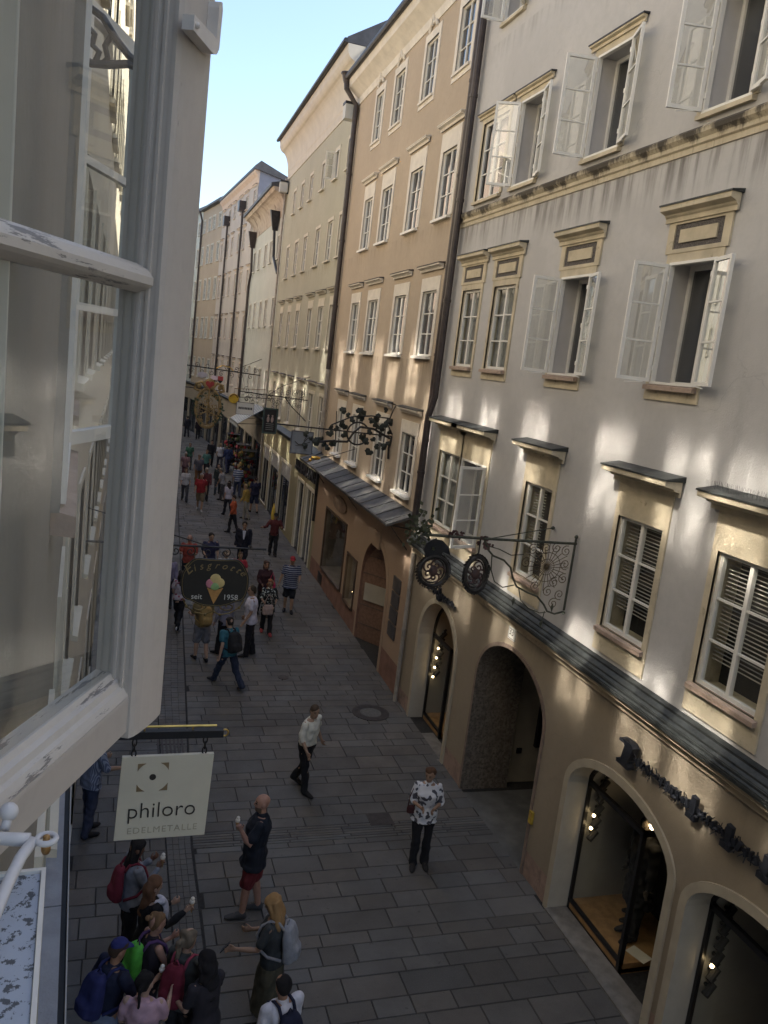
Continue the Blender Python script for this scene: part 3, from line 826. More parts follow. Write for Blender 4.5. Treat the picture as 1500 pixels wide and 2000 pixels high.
def funnel(u, z, v=.3):
    return lambda m: m.add([(u - .48, v + .22, z + .9), (u + .05, v + .22, z + .98), (u + .05, .02, z + .95), (u - .45, .02, z + .9), (u - .05, v, z), (u + .06, v, z), (u + .06, .04, z), (u - .05, .04, z)],
                           [(0, 1, 2, 3), (4, 7, 6, 5), (0, 4, 5, 1), (1, 5, 6, 2), (2, 6, 7, 3), (3, 7, 4, 0)])
pipe(hD, [(1.7, .2, 13.75), (1.65, .12, 12.4), (.1, .1, 11.5)], .07, m_metal_dark, hopper=funnel(1.7, 13.7))
pipe(hD, [(10.45, .2, 13.75), (10.5, .12, 12.3), (LD - .1, .12, 11.4), (LD - .1, .12, 4.6)], .075, m_pipe, hopper=funnel(10.45, 13.7))
m_E = plaster('faded_pink_plaster', (.47, .42, .375), .05, streaks=((8.0, 1.2, .3),), grime=.35)
hE, LE = simple_house('tall faded pink house with two long dark drainpipes and box hoppers', (7.03, 53.0), (6.36, 67.0), 18.4, m_low_d, m_E,
                      [(5.2, 6.7), (8.3, 9.7), (11.3, 12.6), (14.1, 15.3), (16.6, 17.4)], 6, .72, mat('pink_trim', (.56, .46, .38), .85, .06, 3), over=.3, shops=4, ridge=0, side0=False, hoods=True)
m_E_side = mat('blue_grey_render', (.24, .24, .27), .9, .1, 1.2)
MB().prism([(0, -.1), (0, 18.75), (-2.0, 18.0), (-4.6, 19.5), (-9, 17.5), (-9, -.1)], lambda a, b, c: (c, a, b), 0, .25).build('gable_wall', m_E_side, hE)
mb = MB(); P_ = [(.35, 18.45), (.35, 18.62), (0, 18.95), (-2.0, 18.2), (-4.6, 19.7), (-9.2, 17.7), (-9.2, 17.5), (-4.6, 19.5), (-2.0, 18.0)]
mb.prism(P_, lambda a, b, c: (c, a, b), -.15, LE + .05); mb.build('roof', m_roof, hE)
cornice(hE, LE, [(-.01, 17.7), (.03, 17.7), (.1, 18.1), (.28, 18.3), (.3, 18.43), (-.01, 18.43)], mat('salmon_cornice', (.58, .43, .32), .85, .06, 3))
for (u, zt) in ((4.2, 16.6), (10.4, 16.4)):
    pipe(hE, [(u, .15, zt), (u + .2, .12, 9.0), (u + .25, .12, 4.6)], .075, m_pipe, hopper=lambda m, u=u, zt=zt: m.box(u - .28, u + .28, .02, .45, zt - .1, zt + .55))
m_F = plaster('tan_plaster', (.40, .33, .25), .05, grime=.35)
hF, LF = simple_house('narrow tan house with pale upper floor beyond the pink house', (6.36, 67.0), (5.46, 74.5), 18.6, m_low_d, m_F,
                      [(5.0, 6.5), (8.2, 9.8), (11.3, 12.9), (14.2, 15.6), (16.8, 17.8)], 4, .8, m_trim_g, over=.35, shops=2)
pipe(hF, [(LF - .2, .35, 18.6), (LF - .2, .12, 17.9), (LF - .2, .12, 4.6)], .08, m_pipe)
m_G = plaster('pale_mint_plaster', (.47, .50, .46), .05, grime=.3)
hG, LG = simple_house('pale mint-white house at the far bend of the street', (5.46, 74.5), (3.0, 92.0), 18.7, m_low_d, m_G,
                      [(5.0, 6.5), (8.2, 9.8), (11.3, 12.9), (14.2, 15.6), (16.8, 17.8)], 8, .8, m_trim_g, over=.35, shops=4)
hI, LI = simple_house('cream house closing the far end of the street', (3.0, 92.0), (-7.0, 95.0), 17.5, m_low_d, plaster('far_cream_plaster', (.48, .44, .36), .05),
                      [(5.0, 6.5), (8.2, 9.8), (11.3, 12.9), (14.2, 15.6)], 5, .9, m_trim_g, over=.35, shops=3)

# ================================================================== houses on our own side of the street
def XF(y):
    if y < 6.6: return -.08 - .05 * (y - .6)
    if y < 45: return -.38
    if y < 62: return -.38 - .03 * (y - 45)
    return -.89 - .115 * (y - 62)
LB0 = [(-14.0, 6.6), (6.6, 17.2), (17.2, 30.0), (30.0, 45.0), (45.0, 62.0), (62.0, 93.0)]
mL = [plaster('grey_beige_plaster', (.46, .43, .38), .05, grime=.3), plaster('warm_cream_plaster', (.57, .52, .43), .05, grime=.25),  # first entry: one even grey-beige, the lighter upper wall of our house
      plaster('pale_ochre_plaster', (.56, .50, .40), .05, grime=.25), plaster('dusty_rose_plaster', (.52, .41, .33), .05), plaster('light_cream_plaster', (.55, .52, .45), .05), plaster('stone_grey_plaster', (.45, .43, .39), .05)]
m_L_low = plaster('lower_plaster_painted_shade', (.25, .235, .205), .06, grime=.4)  # own house's lower wall: shade put into the colour, darker copy of its plaster
names_l = ['our own grey-beige house with the stone ledge and speckled sheet metal sill', 'warm cream house next door behind the open sash', 'pale ochre house seen through the sash glass', 'dusty rose house down our side', 'light cream house farther down our side', 'stone grey house at the far end of our side']
upper = {0: [-10.6, -8.7, -6.8, -4.9, -3.0, -1.1, .7, 2.4, 4.1, 5.75], 1: [7.5, 9.15, 11.5, 13.35, 15.05, 16.5], 2: [18.0, 19.7, 21.2, 23.7, 25.6, 28.2], 3: None, 4: None, 5: None}
our_holes = {}
for i, (ya, yb) in enumerate(LB0):
    e, L = house('townhouse', names_l[i], (XF(yb), yb), (XF(ya), ya))
    if i == 0: hL, LL = e, L
    sc = L / (yb - ya)
    U = lambda y, yb=yb: (yb - y) * sc
    ys = upper[i] or list(np.arange(ya + 1.2, yb - .8, 2.3))
    H = 17.6 if i != 1 else 17.0
    hs = []; spec = []
    for (z0, z1) in (((10.35, 11.8), (13.15, 14.6)) if i != 2 else ((10.8, 12.2), (14.2, 15.8))):
        for y in ys: spec.append((U(y) - .46, U(y) + .46, z0, z1))
    if i == 0:
        ours = (U(.66), U(-.62), 7.15, 8.85)
        nb = (U(3.35), U(2.25), 7.15, 8.85); nb2 = (U(5.9), U(4.9), 7.15, 8.85)
        low = [(U(3.4), U(2.4), 4.5, 6.0), (U(1.2), U(.2), 4.5, 6.0), (U(5.9), U(4.9), 4.5, 6.0)]
    else:
        nb = None
        low = [(U(y) - .46, U(y) + .46, z0, z1) for (z0, z1) in ((7.2, 8.8), (4.5, 6.0)) for y in ys[::1]]
    gr = [(U(y) - .8, U(y) + .8, .1, 2.7) for y in ys[::2]] if i else [(U(5.6), U(3.6), .1, 2.7)]
    hs = spec + low + gr + ([ours, nb, nb2] if i == 0 else [])
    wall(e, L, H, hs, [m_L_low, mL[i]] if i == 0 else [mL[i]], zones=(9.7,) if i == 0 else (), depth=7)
    roof(e, L, H, over=.35, ridge_v=-3.5, ridge_h=2.5, depth=7)
    for w in spec: win(e, *w, band=.1, bm=m_C_trim, depth=.14, frame=m_white2, glass=m_glass_refl, rows=3, sill=.05, sill_m=m_C_trim)
    if i < 4:
        for w in low: win(e, *w, band=.1, bm=m_C_trim, depth=.14, frame=m_white2, rows=3, sill=.05, sill_m=m_C_trim)
    for w in gr: win(e, *w, band=.1, bm=mL[i], depth=.3, frame=m_frame_black, cols=2, rows=1, sill=0, keep='shop_window')
    if i == 0:
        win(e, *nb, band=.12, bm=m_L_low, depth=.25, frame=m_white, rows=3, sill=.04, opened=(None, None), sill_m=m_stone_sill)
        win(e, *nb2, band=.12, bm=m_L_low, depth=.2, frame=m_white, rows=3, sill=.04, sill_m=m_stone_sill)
        # ledge over the shop: slab with a joint every couple of metres, black gutter with a pale rail
        m_ledge = mat('grey_ledge_stone', (.30, .31, .33), .8, .12, 5, bmp=.25, bscale=70, dirt=(25, .62, .5))
        u = 0.; mb = MB()
        while u < L:
            mb.box(u + .006, min(L, u + 1.63) - .006, .0, .115, 3.9, 4.0); u += 1.63
        mb.build('ledge', m_ledge, e)
        mb = MB(); mb.box(0, L, .117, .150, 3.88, 3.985, 0); mb.box(0, L, .152, .160, 3.9, 4.005, 1); mb.box(0, L, 0, .11, 3.7, 3.88, 0)
        mb.build('gutter', [m_black, mat('pale_rail', (.38, .37, .35), .5, .1, 5)], e)
        # our window: reveal, metal sill
        u0, u1, z0, z1 = ours
        mb = MB(); d = .35
        mb.quad((u0, 0, z0), (u0, -d, z0), (u0, -d, z1), (u0, 0, z1)); mb.quad((u1, 0, z0), (u1, -d, z0), (u1, -d, z1), (u1, 0, z1)); mb.quad((u0, 0, z1), (u1, 0, z1), (u1, -d, z1), (u0, -d, z1))
        mb.quad((u0, -d, z0), (u1, -d, z0), (u1, -d, z1), (u0, -d, z1), 1)
        wo = mb.build('window', [m_C_trim, m_int], e, recalc=False)
        m_sill = worn_paint('flaked_sheet_metal_sill', (.42, .47, .54), wood=(.05, .055, .06), thr=.545, scale=95, amount=.9)
        mb = MB(); mb.box(u0 - .01, u1, -.25, .041, z0 - .014, z0 - .004, 0); mb.box(u0 - .01, u1, .0415, .045, z0 - .03, z0 - .001, 1); mb.box(u0 - .014, u0 - .0102, -.05, .045, z0 - .02, z0 - .001, 1)
        mb.build('window_sill', [m_sill, m_white], wo)
# ------------------------------------------------------------------ street surface
def gz(y):
    return 0.0 if y < 12 else min(.2, .2 * (y - 12) / 14)
RL = [(-30, 6.45), (17, 6.45), (27, 6.62), (41.6, 6.89), (53, 7.03), (67, 6.36), (74.5, 5.46), (92, 3.0), (130, -4)]
def RX(y):
    for (a, b), (c, d) in zip(RL, RL[1:]):
        if y <= c: return b + (d - b) * (y - a) / (c - a)
    return RL[-1][1]
def strip0(y): return strip1(y) - (.36 if y < 11.7 else min(.6, .36 + .24 * (y - 11.7) / 5.8))
def strip1(y): return 1.40 if y < 11.7 else 1.40 + .047 * (y - 11.7) if y < 40 else 2.73 if y < 62 else 2.73 - .13 * (y - 62)
m_slab = slab_mat('granite_paving', (.121, .114, .106))
m_sett = slab_mat('granite_setts', (.117, .111, .104))
m_joint = mat('dark_joint', (.028, .027, .026), .95, .3, 20)
mb = MB()
base_y = [-60, -12, 12] + [12 + 14 * k / 6 for k in range(1, 7)] + [60, 130]
for a, b in zip(base_y, base_y[1:]):
    mb.quad((-40, a, gz(a) - .016), (60, a, gz(a) - .016), (60, b, gz(b) - .016), (-40, b, gz(b) - .016))
tag(mb.build('ground', m_joint, recalc=False), kind='structure')
mb = MB(); mb.quad((-1500, -1500, -.6), (1500, -1500, -.6), (1500, 1500, -.6), (-1500, 1500, -.6))
tag(mb.build('terrain', mat('far_ground', (.12, .12, .11), .9), recalc=False), kind='structure')

class Slabs:
    def __init__(s): s.v = []; s.f = []; s.c = []
    def slab(s, x0, x1, x2, x3, y0, y1, g=.005, tone=None, e=.007):
        """x0,x1 at y0 and x2,x3 at y1"""
        t = tone if tone is not None else random.choice((.75, .85, .92, 1, 1, 1.08, 1.18)) * random.uniform(.93, 1.07)
        w = random.uniform(-.05, .05)
        c = (t * (1 + w), t, t * (1 - w), 1)
        dz = random.uniform(-.0025, .0025)
        q = [(x0 + g, y0 + g), (x1 - g, y0 + g), (x3 - g, y1 - g), (x2 + g, y1 - g)]
        b = len(s.v); cx = sum(p[0] for p in q) / 4; cy_ = sum(p[1] for p in q) / 4
        for (x, y) in q: s.v.append((x, y, gz(y) - .012 + dz))
        for (x, y) in q:
            s.v.append((x + (e if x < cx else -e), y + (e if y < cy_ else -e), gz(y) + dz))
        s.f += [(b + 4, b + 5, b + 6, b + 7)] + [(b + k, b + (k + 1) % 4, b + 4 + (k + 1) % 4, b + 4 + k) for k in range(4)]
        s.c += [c] * 8
    def build(s, name, m):
        me = bpy.data.meshes.new(name); me.from_pydata(s.v, [], s.f); me.materials.append(m)
        at = me.color_attributes.new('stone', 'FLOAT_COLOR', 'POINT')
        at.data.foreach_set('color', np.array(s.c, dtype=np.float32).ravel())
        o = bpy.data.objects.new(name, me); link(o)
        return tag(o, kind='structure')
right = Slabs(); left = Slabs(); strip = Slabs()
def row(S_, y0, y1, fl, fr, lens):
    x = fl(y0) + random.uniform(-.7, 0); xe = max(fr(y0), fr(y1)) + .05
    tone = random.uniform(.94, 1.06)
    first = True
    while x < xe:
        ln = random.uniform(*lens); xb = x + ln
        a = max(x, fl(y0)) ; a2 = max(x, fl(y1)); b = min(xb, fr(y0)); b2 = min(xb, fr(y1))
        if b - a > .08 and b2 - a2 > .08:
            S_.slab(a, b, a2, b2, y0, y1, tone=tone * random.choice((.8, .9, .96, 1, 1.04, 1.12)) * random.uniform(.95, 1.05))
        x = xb
y = 2.0
while y < 96:
    if 11.6 < y < 11.7:
        for k in range(6): row(right, y + k * .07, y + (k + 1) * .07, lambda q: strip1(q) + .028, lambda q: RX(q) + .02, (.88, .92))
        y += .42; continue
    h = random.choice((.24, .27, .30, .34, .40, .46)) if y < 50 else .6
    if y < 11.62 < y + h or (y + h > 11.5 and y < 11.6): h = 11.61 - y
    row(right, y, y + h, lambda q: strip1(q) + .028, lambda q: RX(q) + .02, (.42, .85) if h < .38 else (.55, .95))
    y += h
y = 2.0
while y < 94:
    h = random.choice((.26, .30, .36, .42))
    row(left, y, y + h, lambda q: XF(q), lambda q: strip0(q) - .015, (.4, .8)); y += h
y = 2.0
while y < 94:
    h = .13 if y < 24 else .4
    for k in range(4):
        f0, f1 = k / 4, (k + 1) / 4
        X = lambda q, f: strip0(q) + (strip1(q) - strip0(q)) * f
        strip.slab(X(y, f0), X(y, f1), X(y + h, f0), X(y + h, f1), y, y + h, g=.001 if k % 2 else .002, tone=random.uniform(.93, 1.05) * (.97 if k % 2 else 1.02), e=.0025)
    y += h
right.build('pavement_slabs', m_slab)
left.build('footway_slabs', m_slab)
strip.build('gutter_strip', m_sett)

m_castiron = mat('brown_cast_iron', (.045, .038, .035), .6, .25, 9, bmp=.5, bscale=50)
m_concrete = mat('concrete_lid', (.12, .117, .11), .9, .15, 14, bmp=.3)
def cover(name, x, y, r, r2, label, cat='manhole cover'):
    z = gz(y) + .003
    e = empty(name, (x, y, z), 0, label, cat)
    mb = MB(); n = 28
    for k in range(n):
        a, b = 2 * math.pi * k / n, 2 * math.pi * (k + 1) / n
        P = lambda r_, t, zz: (r_ * math.cos(t), r_ * math.sin(t), zz)
        mb.quad(P(r2, a, .006), P(r, a, .006), P(r, b, .006), P(r2, b, .006)); mb.quad(P(r, a, -.02), P(r, b, -.02), P(r, b, .006), P(r, a, .006))
    mb.build('rim', m_castiron, e)
    MB().lathe([(r2 - .004, -.02), (r2 - .004, .003), (.001, .004)], (0, 0, 0), n).build('lid', m_concrete if r2 > .1 else m_castiron, e)
cover('manhole_cover', 5.62, 16.2, .42, .24, 'large round brown manhole ring with pale centre near the shop wall')
cover('manhole_cover', 4.0, 18.15, .13, .06, 'small round iron cap in the paving behind the running man', 'utility cap')
cover('manhole_cover', 3.5, 33.3, .40, .37, 'thin round manhole outline up the street past the suited man')
mb = MB()
for k in range(7): mb.box(1.0 + k * .075, 1.0 + k * .075 + .035, 14.6, 15.35, gz(15) - .01, gz(15) + .010)
for yy in (14.58, 14.97, 15.35): mb.box(.98, 1.52, yy, yy + .03, gz(15) - .01, gz(15) + .006)
tag(mb.build('drain_grate', m_castiron, origin=(1.25, 15, gz(15))), 'iron drain grating in the gutter strip above the hanging sign', 'drain grate')
mb = MB(); mb.box(4.4, 4.82, 11.93, 12.3, -.005, .0075); mb.box(4.43, 4.79, 11.96, 12.27, .0075, .0095)
tag(mb.build('access_plate', m_castiron, origin=(4.6, 12.1, 0)), 'dark square metal access plate behind the woman in white', 'access plate')

# ------------------------------------------------------------------ open casement in front of the camera
SASH = math.atan2(.9124, .4093)
P0 = Vector((.0488, .9213, 7.183))
SD = Vector((-math.sin(SASH), math.cos(SASH), 0)) * .0
sash = empty('casement_window', P0 + SD, SASH, 'white peeling wooden casement swung open close to the camera', 'window sash')
m_paint = worn_paint('old_white_gloss_paint', (.50, .455, .40), wood=(.20, .18, .16), thr=.70, scale=14, stretch=(1, 1, .35))
m_paint_rail = worn_paint('flaking_white_paint', (.55, .51, .45), wood=(.17, .16, .15), thr=.555, scale=26, stretch=(.3, 2.0, 2.0))
HT = 1.12
def rnd(a, b, n, r, c):
    return [(c[0] + r * math.cos(t), c[1] + r * math.sin(t)) for t in np.linspace(a, b, n)]
prof = [(-.0785, .030), (-.0785, .012), (-.0800, .0115), (-.0800, .0085), (-.0775, .0080), (-.0775, .0035), (-.0795, .0030), (-.0795, .0000), (-.0765, -.0005), (-.0765, -.0045),
        (-.0745, -.0050), (-.0740, -.0085), (-.0680, -.0115), (-.058, -.0135), (-.040, -.0155), (-.020, -.0165), (-.005, -.0160), (.004, -.0130), (.009, -.0085), (.0115, -.002), (.0115, .020), (-.01, .030)]
mb = MB(); mb.prism(prof[:10] + [(-.0745, .030)], lambda a, b, c: (a, b, c), 0, HT)
mb.prism([(-.0743, .0298), (-.0743, -.0050)] + prof[11:], lambda a, b, c: (a, b, c), -.004, HT)
o = mb.build('stile', m_paint, sash)
prof_r = [(.030, .044), (.030, .070), (.013, .068), (.010, .063), (.005, .061), (.003, .055), (-.001, .053), (-.004, .048), (-.0055, .0442)]
mb = MB(); mb.prism(prof_r, lambda a, b, c: (c, a, b), -.66, -.0746); mb.build('rail_ledge', m_paint_rail, sash)
mb = MB(); mb.prism([(.030, .002), (.030, .0438), (-.0058, .0438), (-.0062, .040), (-.0062, .004), (-.003, .0)], lambda a, b, c: (c, a, b), -.66, -.0746); mb.build('rail', m_paint, sash)
prof_t = [(.030, HT - .0), (.030, HT - .06), (-.03, HT - .06), (-.03, HT)]
mb = MB(); mb.prism(prof_t, lambda a, b, c: (c, a, b), -.66, -.0746); mb.build('rail', m_paint, sash)
bz = .473
prof_b = [(.030, bz - .012), (.030, bz + .012), (.012, bz + .013), (.006, bz + .010), (.003, bz + .009), (.0, bz + .006), (-.004, bz + .001), (-.004, bz - .006), (.0, bz - .009), (.004, bz - .011), (.012, bz - .014)]
mb = MB(); mb.prism(prof_b, lambda a, b, c: (c, a, b), -.66, -.0795); mb.build('glazing_bar', m_paint_rail, sash)
mb = MB(); mb.prism([(-.66, .03), (-.66, -.03), (-.60, -.03), (-.60, .03)], lambda a, b, c: (a, b, c), 0, HT); mb.build('stile', m_paint, sash)
m_sash_glass = clear_glass('slightly_dusty_glass', .17, .83, haze_=.05)
MB().quad((-.62, .014, .05), (-.078, .014, .05), (-.078, .014, bz), (-.62, .014, bz)).build('pane', m_sash_glass, sash, recalc=False)
MB().quad((-.62, .0145, bz), (-.078, .0145, bz), (-.078, .0145, HT - .03), (-.62, .0145, HT - .03)).build('pane', m_sash_glass, sash, recalc=False)
mb = MB()
lz = .695
mb.prism([(-.085, lz), (-.028, lz), (-.020, lz + .003), (-.0145, lz + .010), (-.0125, lz + .046), (-.0155, lz + .052), (-.0215, lz + .050), (-.0235, lz + .044), (-.0240, lz + .016), (-.085, lz + .013)],
         lambda a, b, c: (a, c, b), -.028, -.0166)
mb.sphere((-.080, -.029, lz + .006), .003)
mb.build('latch', mat('latch_paint', (.64, .60, .55), .4, .06, 30), sash)
mb = MB(); mb.lathe([(.0035, 0), (.0035, .003), (.001, .004)], (-.062, -.0125, .655), 8, axis='Y'); mb.lathe([(.0035, 0), (.0035, .003), (.001, .004)], (-.062, -.0125, .62), 8, axis='Y')
mb.build('screw', m_paint, sash)
# window stay: white painted rod, ball end, ring over a brass pin
m_stay = worn_paint('white_painted_iron', (.62, .61, .60), wood=(.22, .12, .06), thr=.7, scale=60)
st = empty('window_stay', (-.0328, .572, 7.24), 0, 'white painted iron window stay with ball end and ring on a rusty pin', 'window stay')
st.scale = (.8, .8, .8)
mb = MB()
mb.tube([(-.13, .012, .002), (-.075, .010, .001), (-.045, .008, .0), (-.028, .004, .0), (-.015, .002, .0)], [.0055, .0055, .0055, .006, .006], 12)
mb.tube([(-.012, .0, .0), (-.020, -.018, -.004), (-.026, -.045, -.008), (-.032, -.085, -.012), (-.05, -.19, -.02), (-.09, -.4, -.03)], .0052, 12)
mb.build('rod', m_stay, st, smooth=True)
mb = MB(); mb.tube([(.008 * math.cos(t) - .001, .008 * math.sin(t), .001) for t in np.linspace(0, 2 * math.pi, 20, endpoint=False)], .0028, 8, closed=True); mb.build('ring', m_stay, st, smooth=True)
mb = MB(); mb.sphere((-.036, .030, .012), .0085, 0, 16); mb.tube([(-.036, .030, .008), (-.038, .02, .0)], .0045, 8); mb.build('ball', m_stay, st, smooth=True)
mb = MB(); mb.lathe([(.003, -.013), (.0042, -.010), (.0042, -.005), (.003, -.002), (.003, .004), (.0012, .005)], (-.001, 0, 0), 12); mb.build('pin', mat('rusty_brass', (.42, .24, .09), .45, .35, 90, metal=.6), st, smooth=True)

# neighbour's casement, also swung open, seen through our glass
def plain_sash(loc, rz, w, h, rows, label):
    e = empty('casement_window', loc, rz, label, 'window sash')
    mb = MB(); t = .05
    for (a, b, c, d) in ((-w, -w + t, 0, h), (-t, 0, 0, h), (-w + t, -t, 0, t), (-w + t, -t, h - t, h)): mb.box(a, b, -.02, .02, c, d)
    for k in range(1, rows): mb.box(-w + t, -t, -.014, .014, h * k / rows - .014, h * k / rows + .014)
    mb.build('frame', m_white, e)
    MB().quad((-w + .02, 0, .02), (-.02, 0, .02), (-.02, 0, h - .02), (-w + .02, 0, h - .02)).build('pane', m_sash_glass, e, recalc=False)
    return e
plain_sash((-.02, 3.74, 7.17), rad(68), .52, 1.55, 3, 'smaller white casement of the neighbouring window seen through the glass')

wb = empty('shutter_bracket', (-.20, 2.75, 8.40), 0, 'dark curved iron bracket silhouetted behind the upper pane of the open casement', 'iron bracket')
mb = MB()
mb.tube([(0, 0, .10), (.035, 0, .115), (.075, 0, .095), (.11, 0, .05), (.15, 0, .01), (.19, 0, -.015)], .011, 7)
mb.tube([(0, 0, -.02), (.05, 0, -.035), (.10, 0, -.028), (.15, 0, -.015), (.175, 0, -.02), (.195, 0, -.07)], .012, 7)
mb.tube([(.035, 0, .06), (.055, 0, .045), (.05, 0, .015), (.07, 0, -.0), (.06, 0, -.03)], .009, 7); mb.tube([(.10, 0, .05), (.085, 0, .02), (.095, 0, -.01), (.08, 0, -.03)], .009, 7)
mb.tube([(-.02, 0, -.12), (-.0, 0, .18)], .014, 7)
mb.build('scroll', m_iron, wb)
# ------------------------------------------------------------------ text helper (mesh lettering)
def text_mb(txt, size, font_shear=0., depth=.004, spacing=1.0, offset=0.):
    cu = bpy.data.curves.new('lettering', 'FONT'); cu.body = txt; cu.size = size; cu.extrude = depth; cu.shear = font_shear
    cu.offset = offset; cu.align_x = 'CENTER'; cu.space_character = spacing; cu.resolution_u = 3
    o = bpy.data.objects.new('lettering', cu); COL.objects.link(o)
    dg = bpy.context.evaluated_depsgraph_get()
    me = bpy.data.meshes.new_from_object(o.evaluated_get(dg))
    vs_ = [tuple(v.co) for v in me.vertices]; fs = [tuple(p.vertices) for p in me.polygons]
    bpy.data.objects.remove(o); bpy.data.curves.remove(cu); bpy.data.meshes.remove(me)
    return vs_, fs
def spiral(c, r0, turns, a0, du, dv, n=18, sgn=1):
    c = Vector(c); du = Vector(du); dv = Vector(dv); out = []
    for k in range(n + 1):
        t = k / n; a = a0 + sgn * turns * 2 * math.pi * t; r = r0 * (1 - .88 * t)
        out.append(c + du * r * math.cos(a) + dv * r * math.sin(a))
    return out

# ------------------------------------------------------------------ hanging sign with gold-dealer lettering
XW = XF(5.0)
br = empty('sign_bracket', (XW, 5.0, 5.15), 0, 'black bar bracket with a thin gold rod holding the square cream sign', 'sign bracket')
mb = MB(); mb.box(.0, .745 - XW, -.022, .022, -.024, .024); mb.build('bar', m_black, br)
mb = MB(); mb.tube([(.0, 0, .052), (.70 - XW, 0, .052)], .0075, 8)
for x in (.25, .55, .85): mb.tube([(x, 0, .02), (x, 0, .052)], .005, 6)
mb.tube([(.755 - XW + .022 * math.cos(t), 0, .0 + .022 * math.sin(t)) for t in np.linspace(0, 2 * math.pi, 14, endpoint=False)], .006, 6, closed=True)
mb.build('gold_rod', m_gold, br)
sg = empty('hanging_sign', (.405, 5.0, 4.72), rad(2), 'square cream sign reading philoro below a black bar', 'shop sign')
m_cream = mat('cream_sign_board', (.60, .56, .44), .6, .05, 2, dirt=(2, .62, .2))
mb = MB(); mb.prism([(-.278, .288), (.292, .285), (.275, -.292), (-.297, -.285)], lambda a, b, c: (a, c, b), -.014, .014); mb.build('board', m_cream, sg)
m_ink = mat('dark_brown_ink', (.035, .03, .025), .5, .1, 5); m_bronze = mat('bronze_ink', (.24, .17, .09), .5, .15, 5)
v_, f_ = text_mb('philoro', .152, spacing=1.0, depth=.003, offset=-.002)
mb = MB(); mb.add([(x * .98 - .012, -.0185 - z, y - .135) for x, y, z in v_], f_); mb.build('lettering', m_ink, sg)
v_, f_ = text_mb('EDELMETALLE', .062, spacing=1.18, depth=.001)
mb = MB(); mb.add([(x, -.016 - z, y - .245) for x, y, z in v_], f_); mb.build('lettering', mat('faint_ink', (.40, .36, .26), .6, .1, 5), sg)
mb = MB(); cx, cz, hw = -.085, .145, .096
for sx in (-1, 1):
    for sz in (-1, 1):
        arc = [(cx + .105 * sx * math.cos(t), cz + .105 * sz * math.sin(t)) for t in np.linspace(rad(26), rad(64), 7)]
        poly = [(cx + sx * hw, cz + sz * hw)] + [(cx + sx * hw, cz + sz * .044)] + arc + [(cx + sx * .044, cz + sz * hw)]
        mb.prism(poly, lambda a, b, c: (a, c, b), -.0175, -.0145)
mb.build('emblem', m_bronze, sg)
mb = MB(); mb.prism([(cx + .021 * math.cos(t), cz + .021 * math.sin(t)) for t in np.linspace(0, 2 * math.pi, 16, endpoint=False)], lambda a, b, c: (a, c, b), -.0175, -.0145); mb.build('emblem', m_ink, sg)
mb = MB()
for x in (-.21, .23):
    for k in range(3):
        zc = .305 + k * .038
        mb.tube([(x + (.013 * math.cos(t) if k != 1 else 0), (.013 * math.cos(t) if k == 1 else 0), zc + .026 * math.sin(t)) for t in np.linspace(0, 2 * math.pi, 12, endpoint=False)], .005, 6, closed=True)
mb.build('chain', m_iron, sg)

# ------------------------------------------------------------------ ice cream sign
YI = 11.0
br = empty('sign_bracket', (XF(YI), YI, 4.93), 0, 'thin black iron bracket with scrolls carrying the ice cream sign', 'sign bracket')
ox = XF(YI)
mb = MB(); mb.tube([(0, 0, 0), (2.0 - ox, 0, 0)], .014, 8); mb.sphere((1.78 - ox, 0, .03), .022)
mb.tube([(1.25 - ox, 0, 0), (.0, 0, .45)], .009, 6)
mb.build('arm', m_iron, br)
mb = MB()
for x, s_ in ((.78, 1), (.98, -1), (1.2, 1), (1.45, -1), (.55, 1), (.2, -1)):
    mb.tube(spiral((x - ox, 0, -.075), .075, 1.4, math.pi / 2, (1, 0, 0), (0, 0, 1), sgn=s_), .008, 6)
mb.build('scroll', m_iron, br)
sg = empty('hanging_sign', (1.34, YI, 4.42), 0, 'dark oval ice cream parlour sign with a painted cone', 'shop sign')
m_board = mat('dark_brown_board', (.022, .02, .017), .5, .15, 3)
out = []
for t in np.linspace(0, 2 * math.pi, 64, endpoint=False):
    c, s_ = math.cos(t), math.sin(t)
    rx = .46 * abs(c) ** .62 * (1 if c >= 0 else -1); rz = (.36 if s_ > 0 else .31) * abs(s_) ** .8 * (1 if s_ >= 0 else -1)
    out.append((rx, rz + .018 * math.cos(6 * t)))
mb = MB(); mb.prism(out, lambda a, b, c: (a, c, b), -.012, .012); mb.build('board', m_board, sg)
mb = MB(); mb.tube([(a * .955, -.016, b * .955) for a, b in out], .004, 5, closed=True); mb.build('border', mat('dull_gold_line', (.20, .15, .06), .5, .2, 5, metal=.4), sg)
mb = MB()
word = 'Eisgrotte'
for i, ch in enumerate(word):
    a = rad(148 - i * 14.5)
    v_, f_ = text_mb(ch, .135 if i else .19, font_shear=.35, depth=.0015)
    r = a - math.pi / 2; ca, sa = math.cos(r * .8), math.sin(r * .8)
    ctr = (.40 * math.cos(a), .085 + .17 * math.sin(a))
    mb.add([(ctr[0] + (x * ca - y_ * sa), -.0145 - z, ctr[1] - .04 + (x * sa + y_ * ca)) for x, y_, z in v_], f_)
mb.build('lettering', mat('old_gold_lettering', (.26, .19, .085), .5, .15, 6, metal=.3), sg)
m_wl = mat('white_lettering', (.62, .62, .58), .5, .05, 6)
for tx, x in (('seit', -.235), ('1958', .225)):
    v_, f_ = text_mb(tx, .105, depth=.0015)
    mb = MB(); mb.add([(px + x, -.0145 - z, py - .225) for px, py, z in v_], f_); mb.build('lettering', m_wl, sg)
mb = MB(); cz0 = -.31
mb.prism([(.0, cz0 + .02), (-.105, -.06), (-.07, -.075), (.0, -.085), (.07, -.075), (.11, -.06)], lambda a, b, c: (a, c, b), -.022, -.0125, 0)
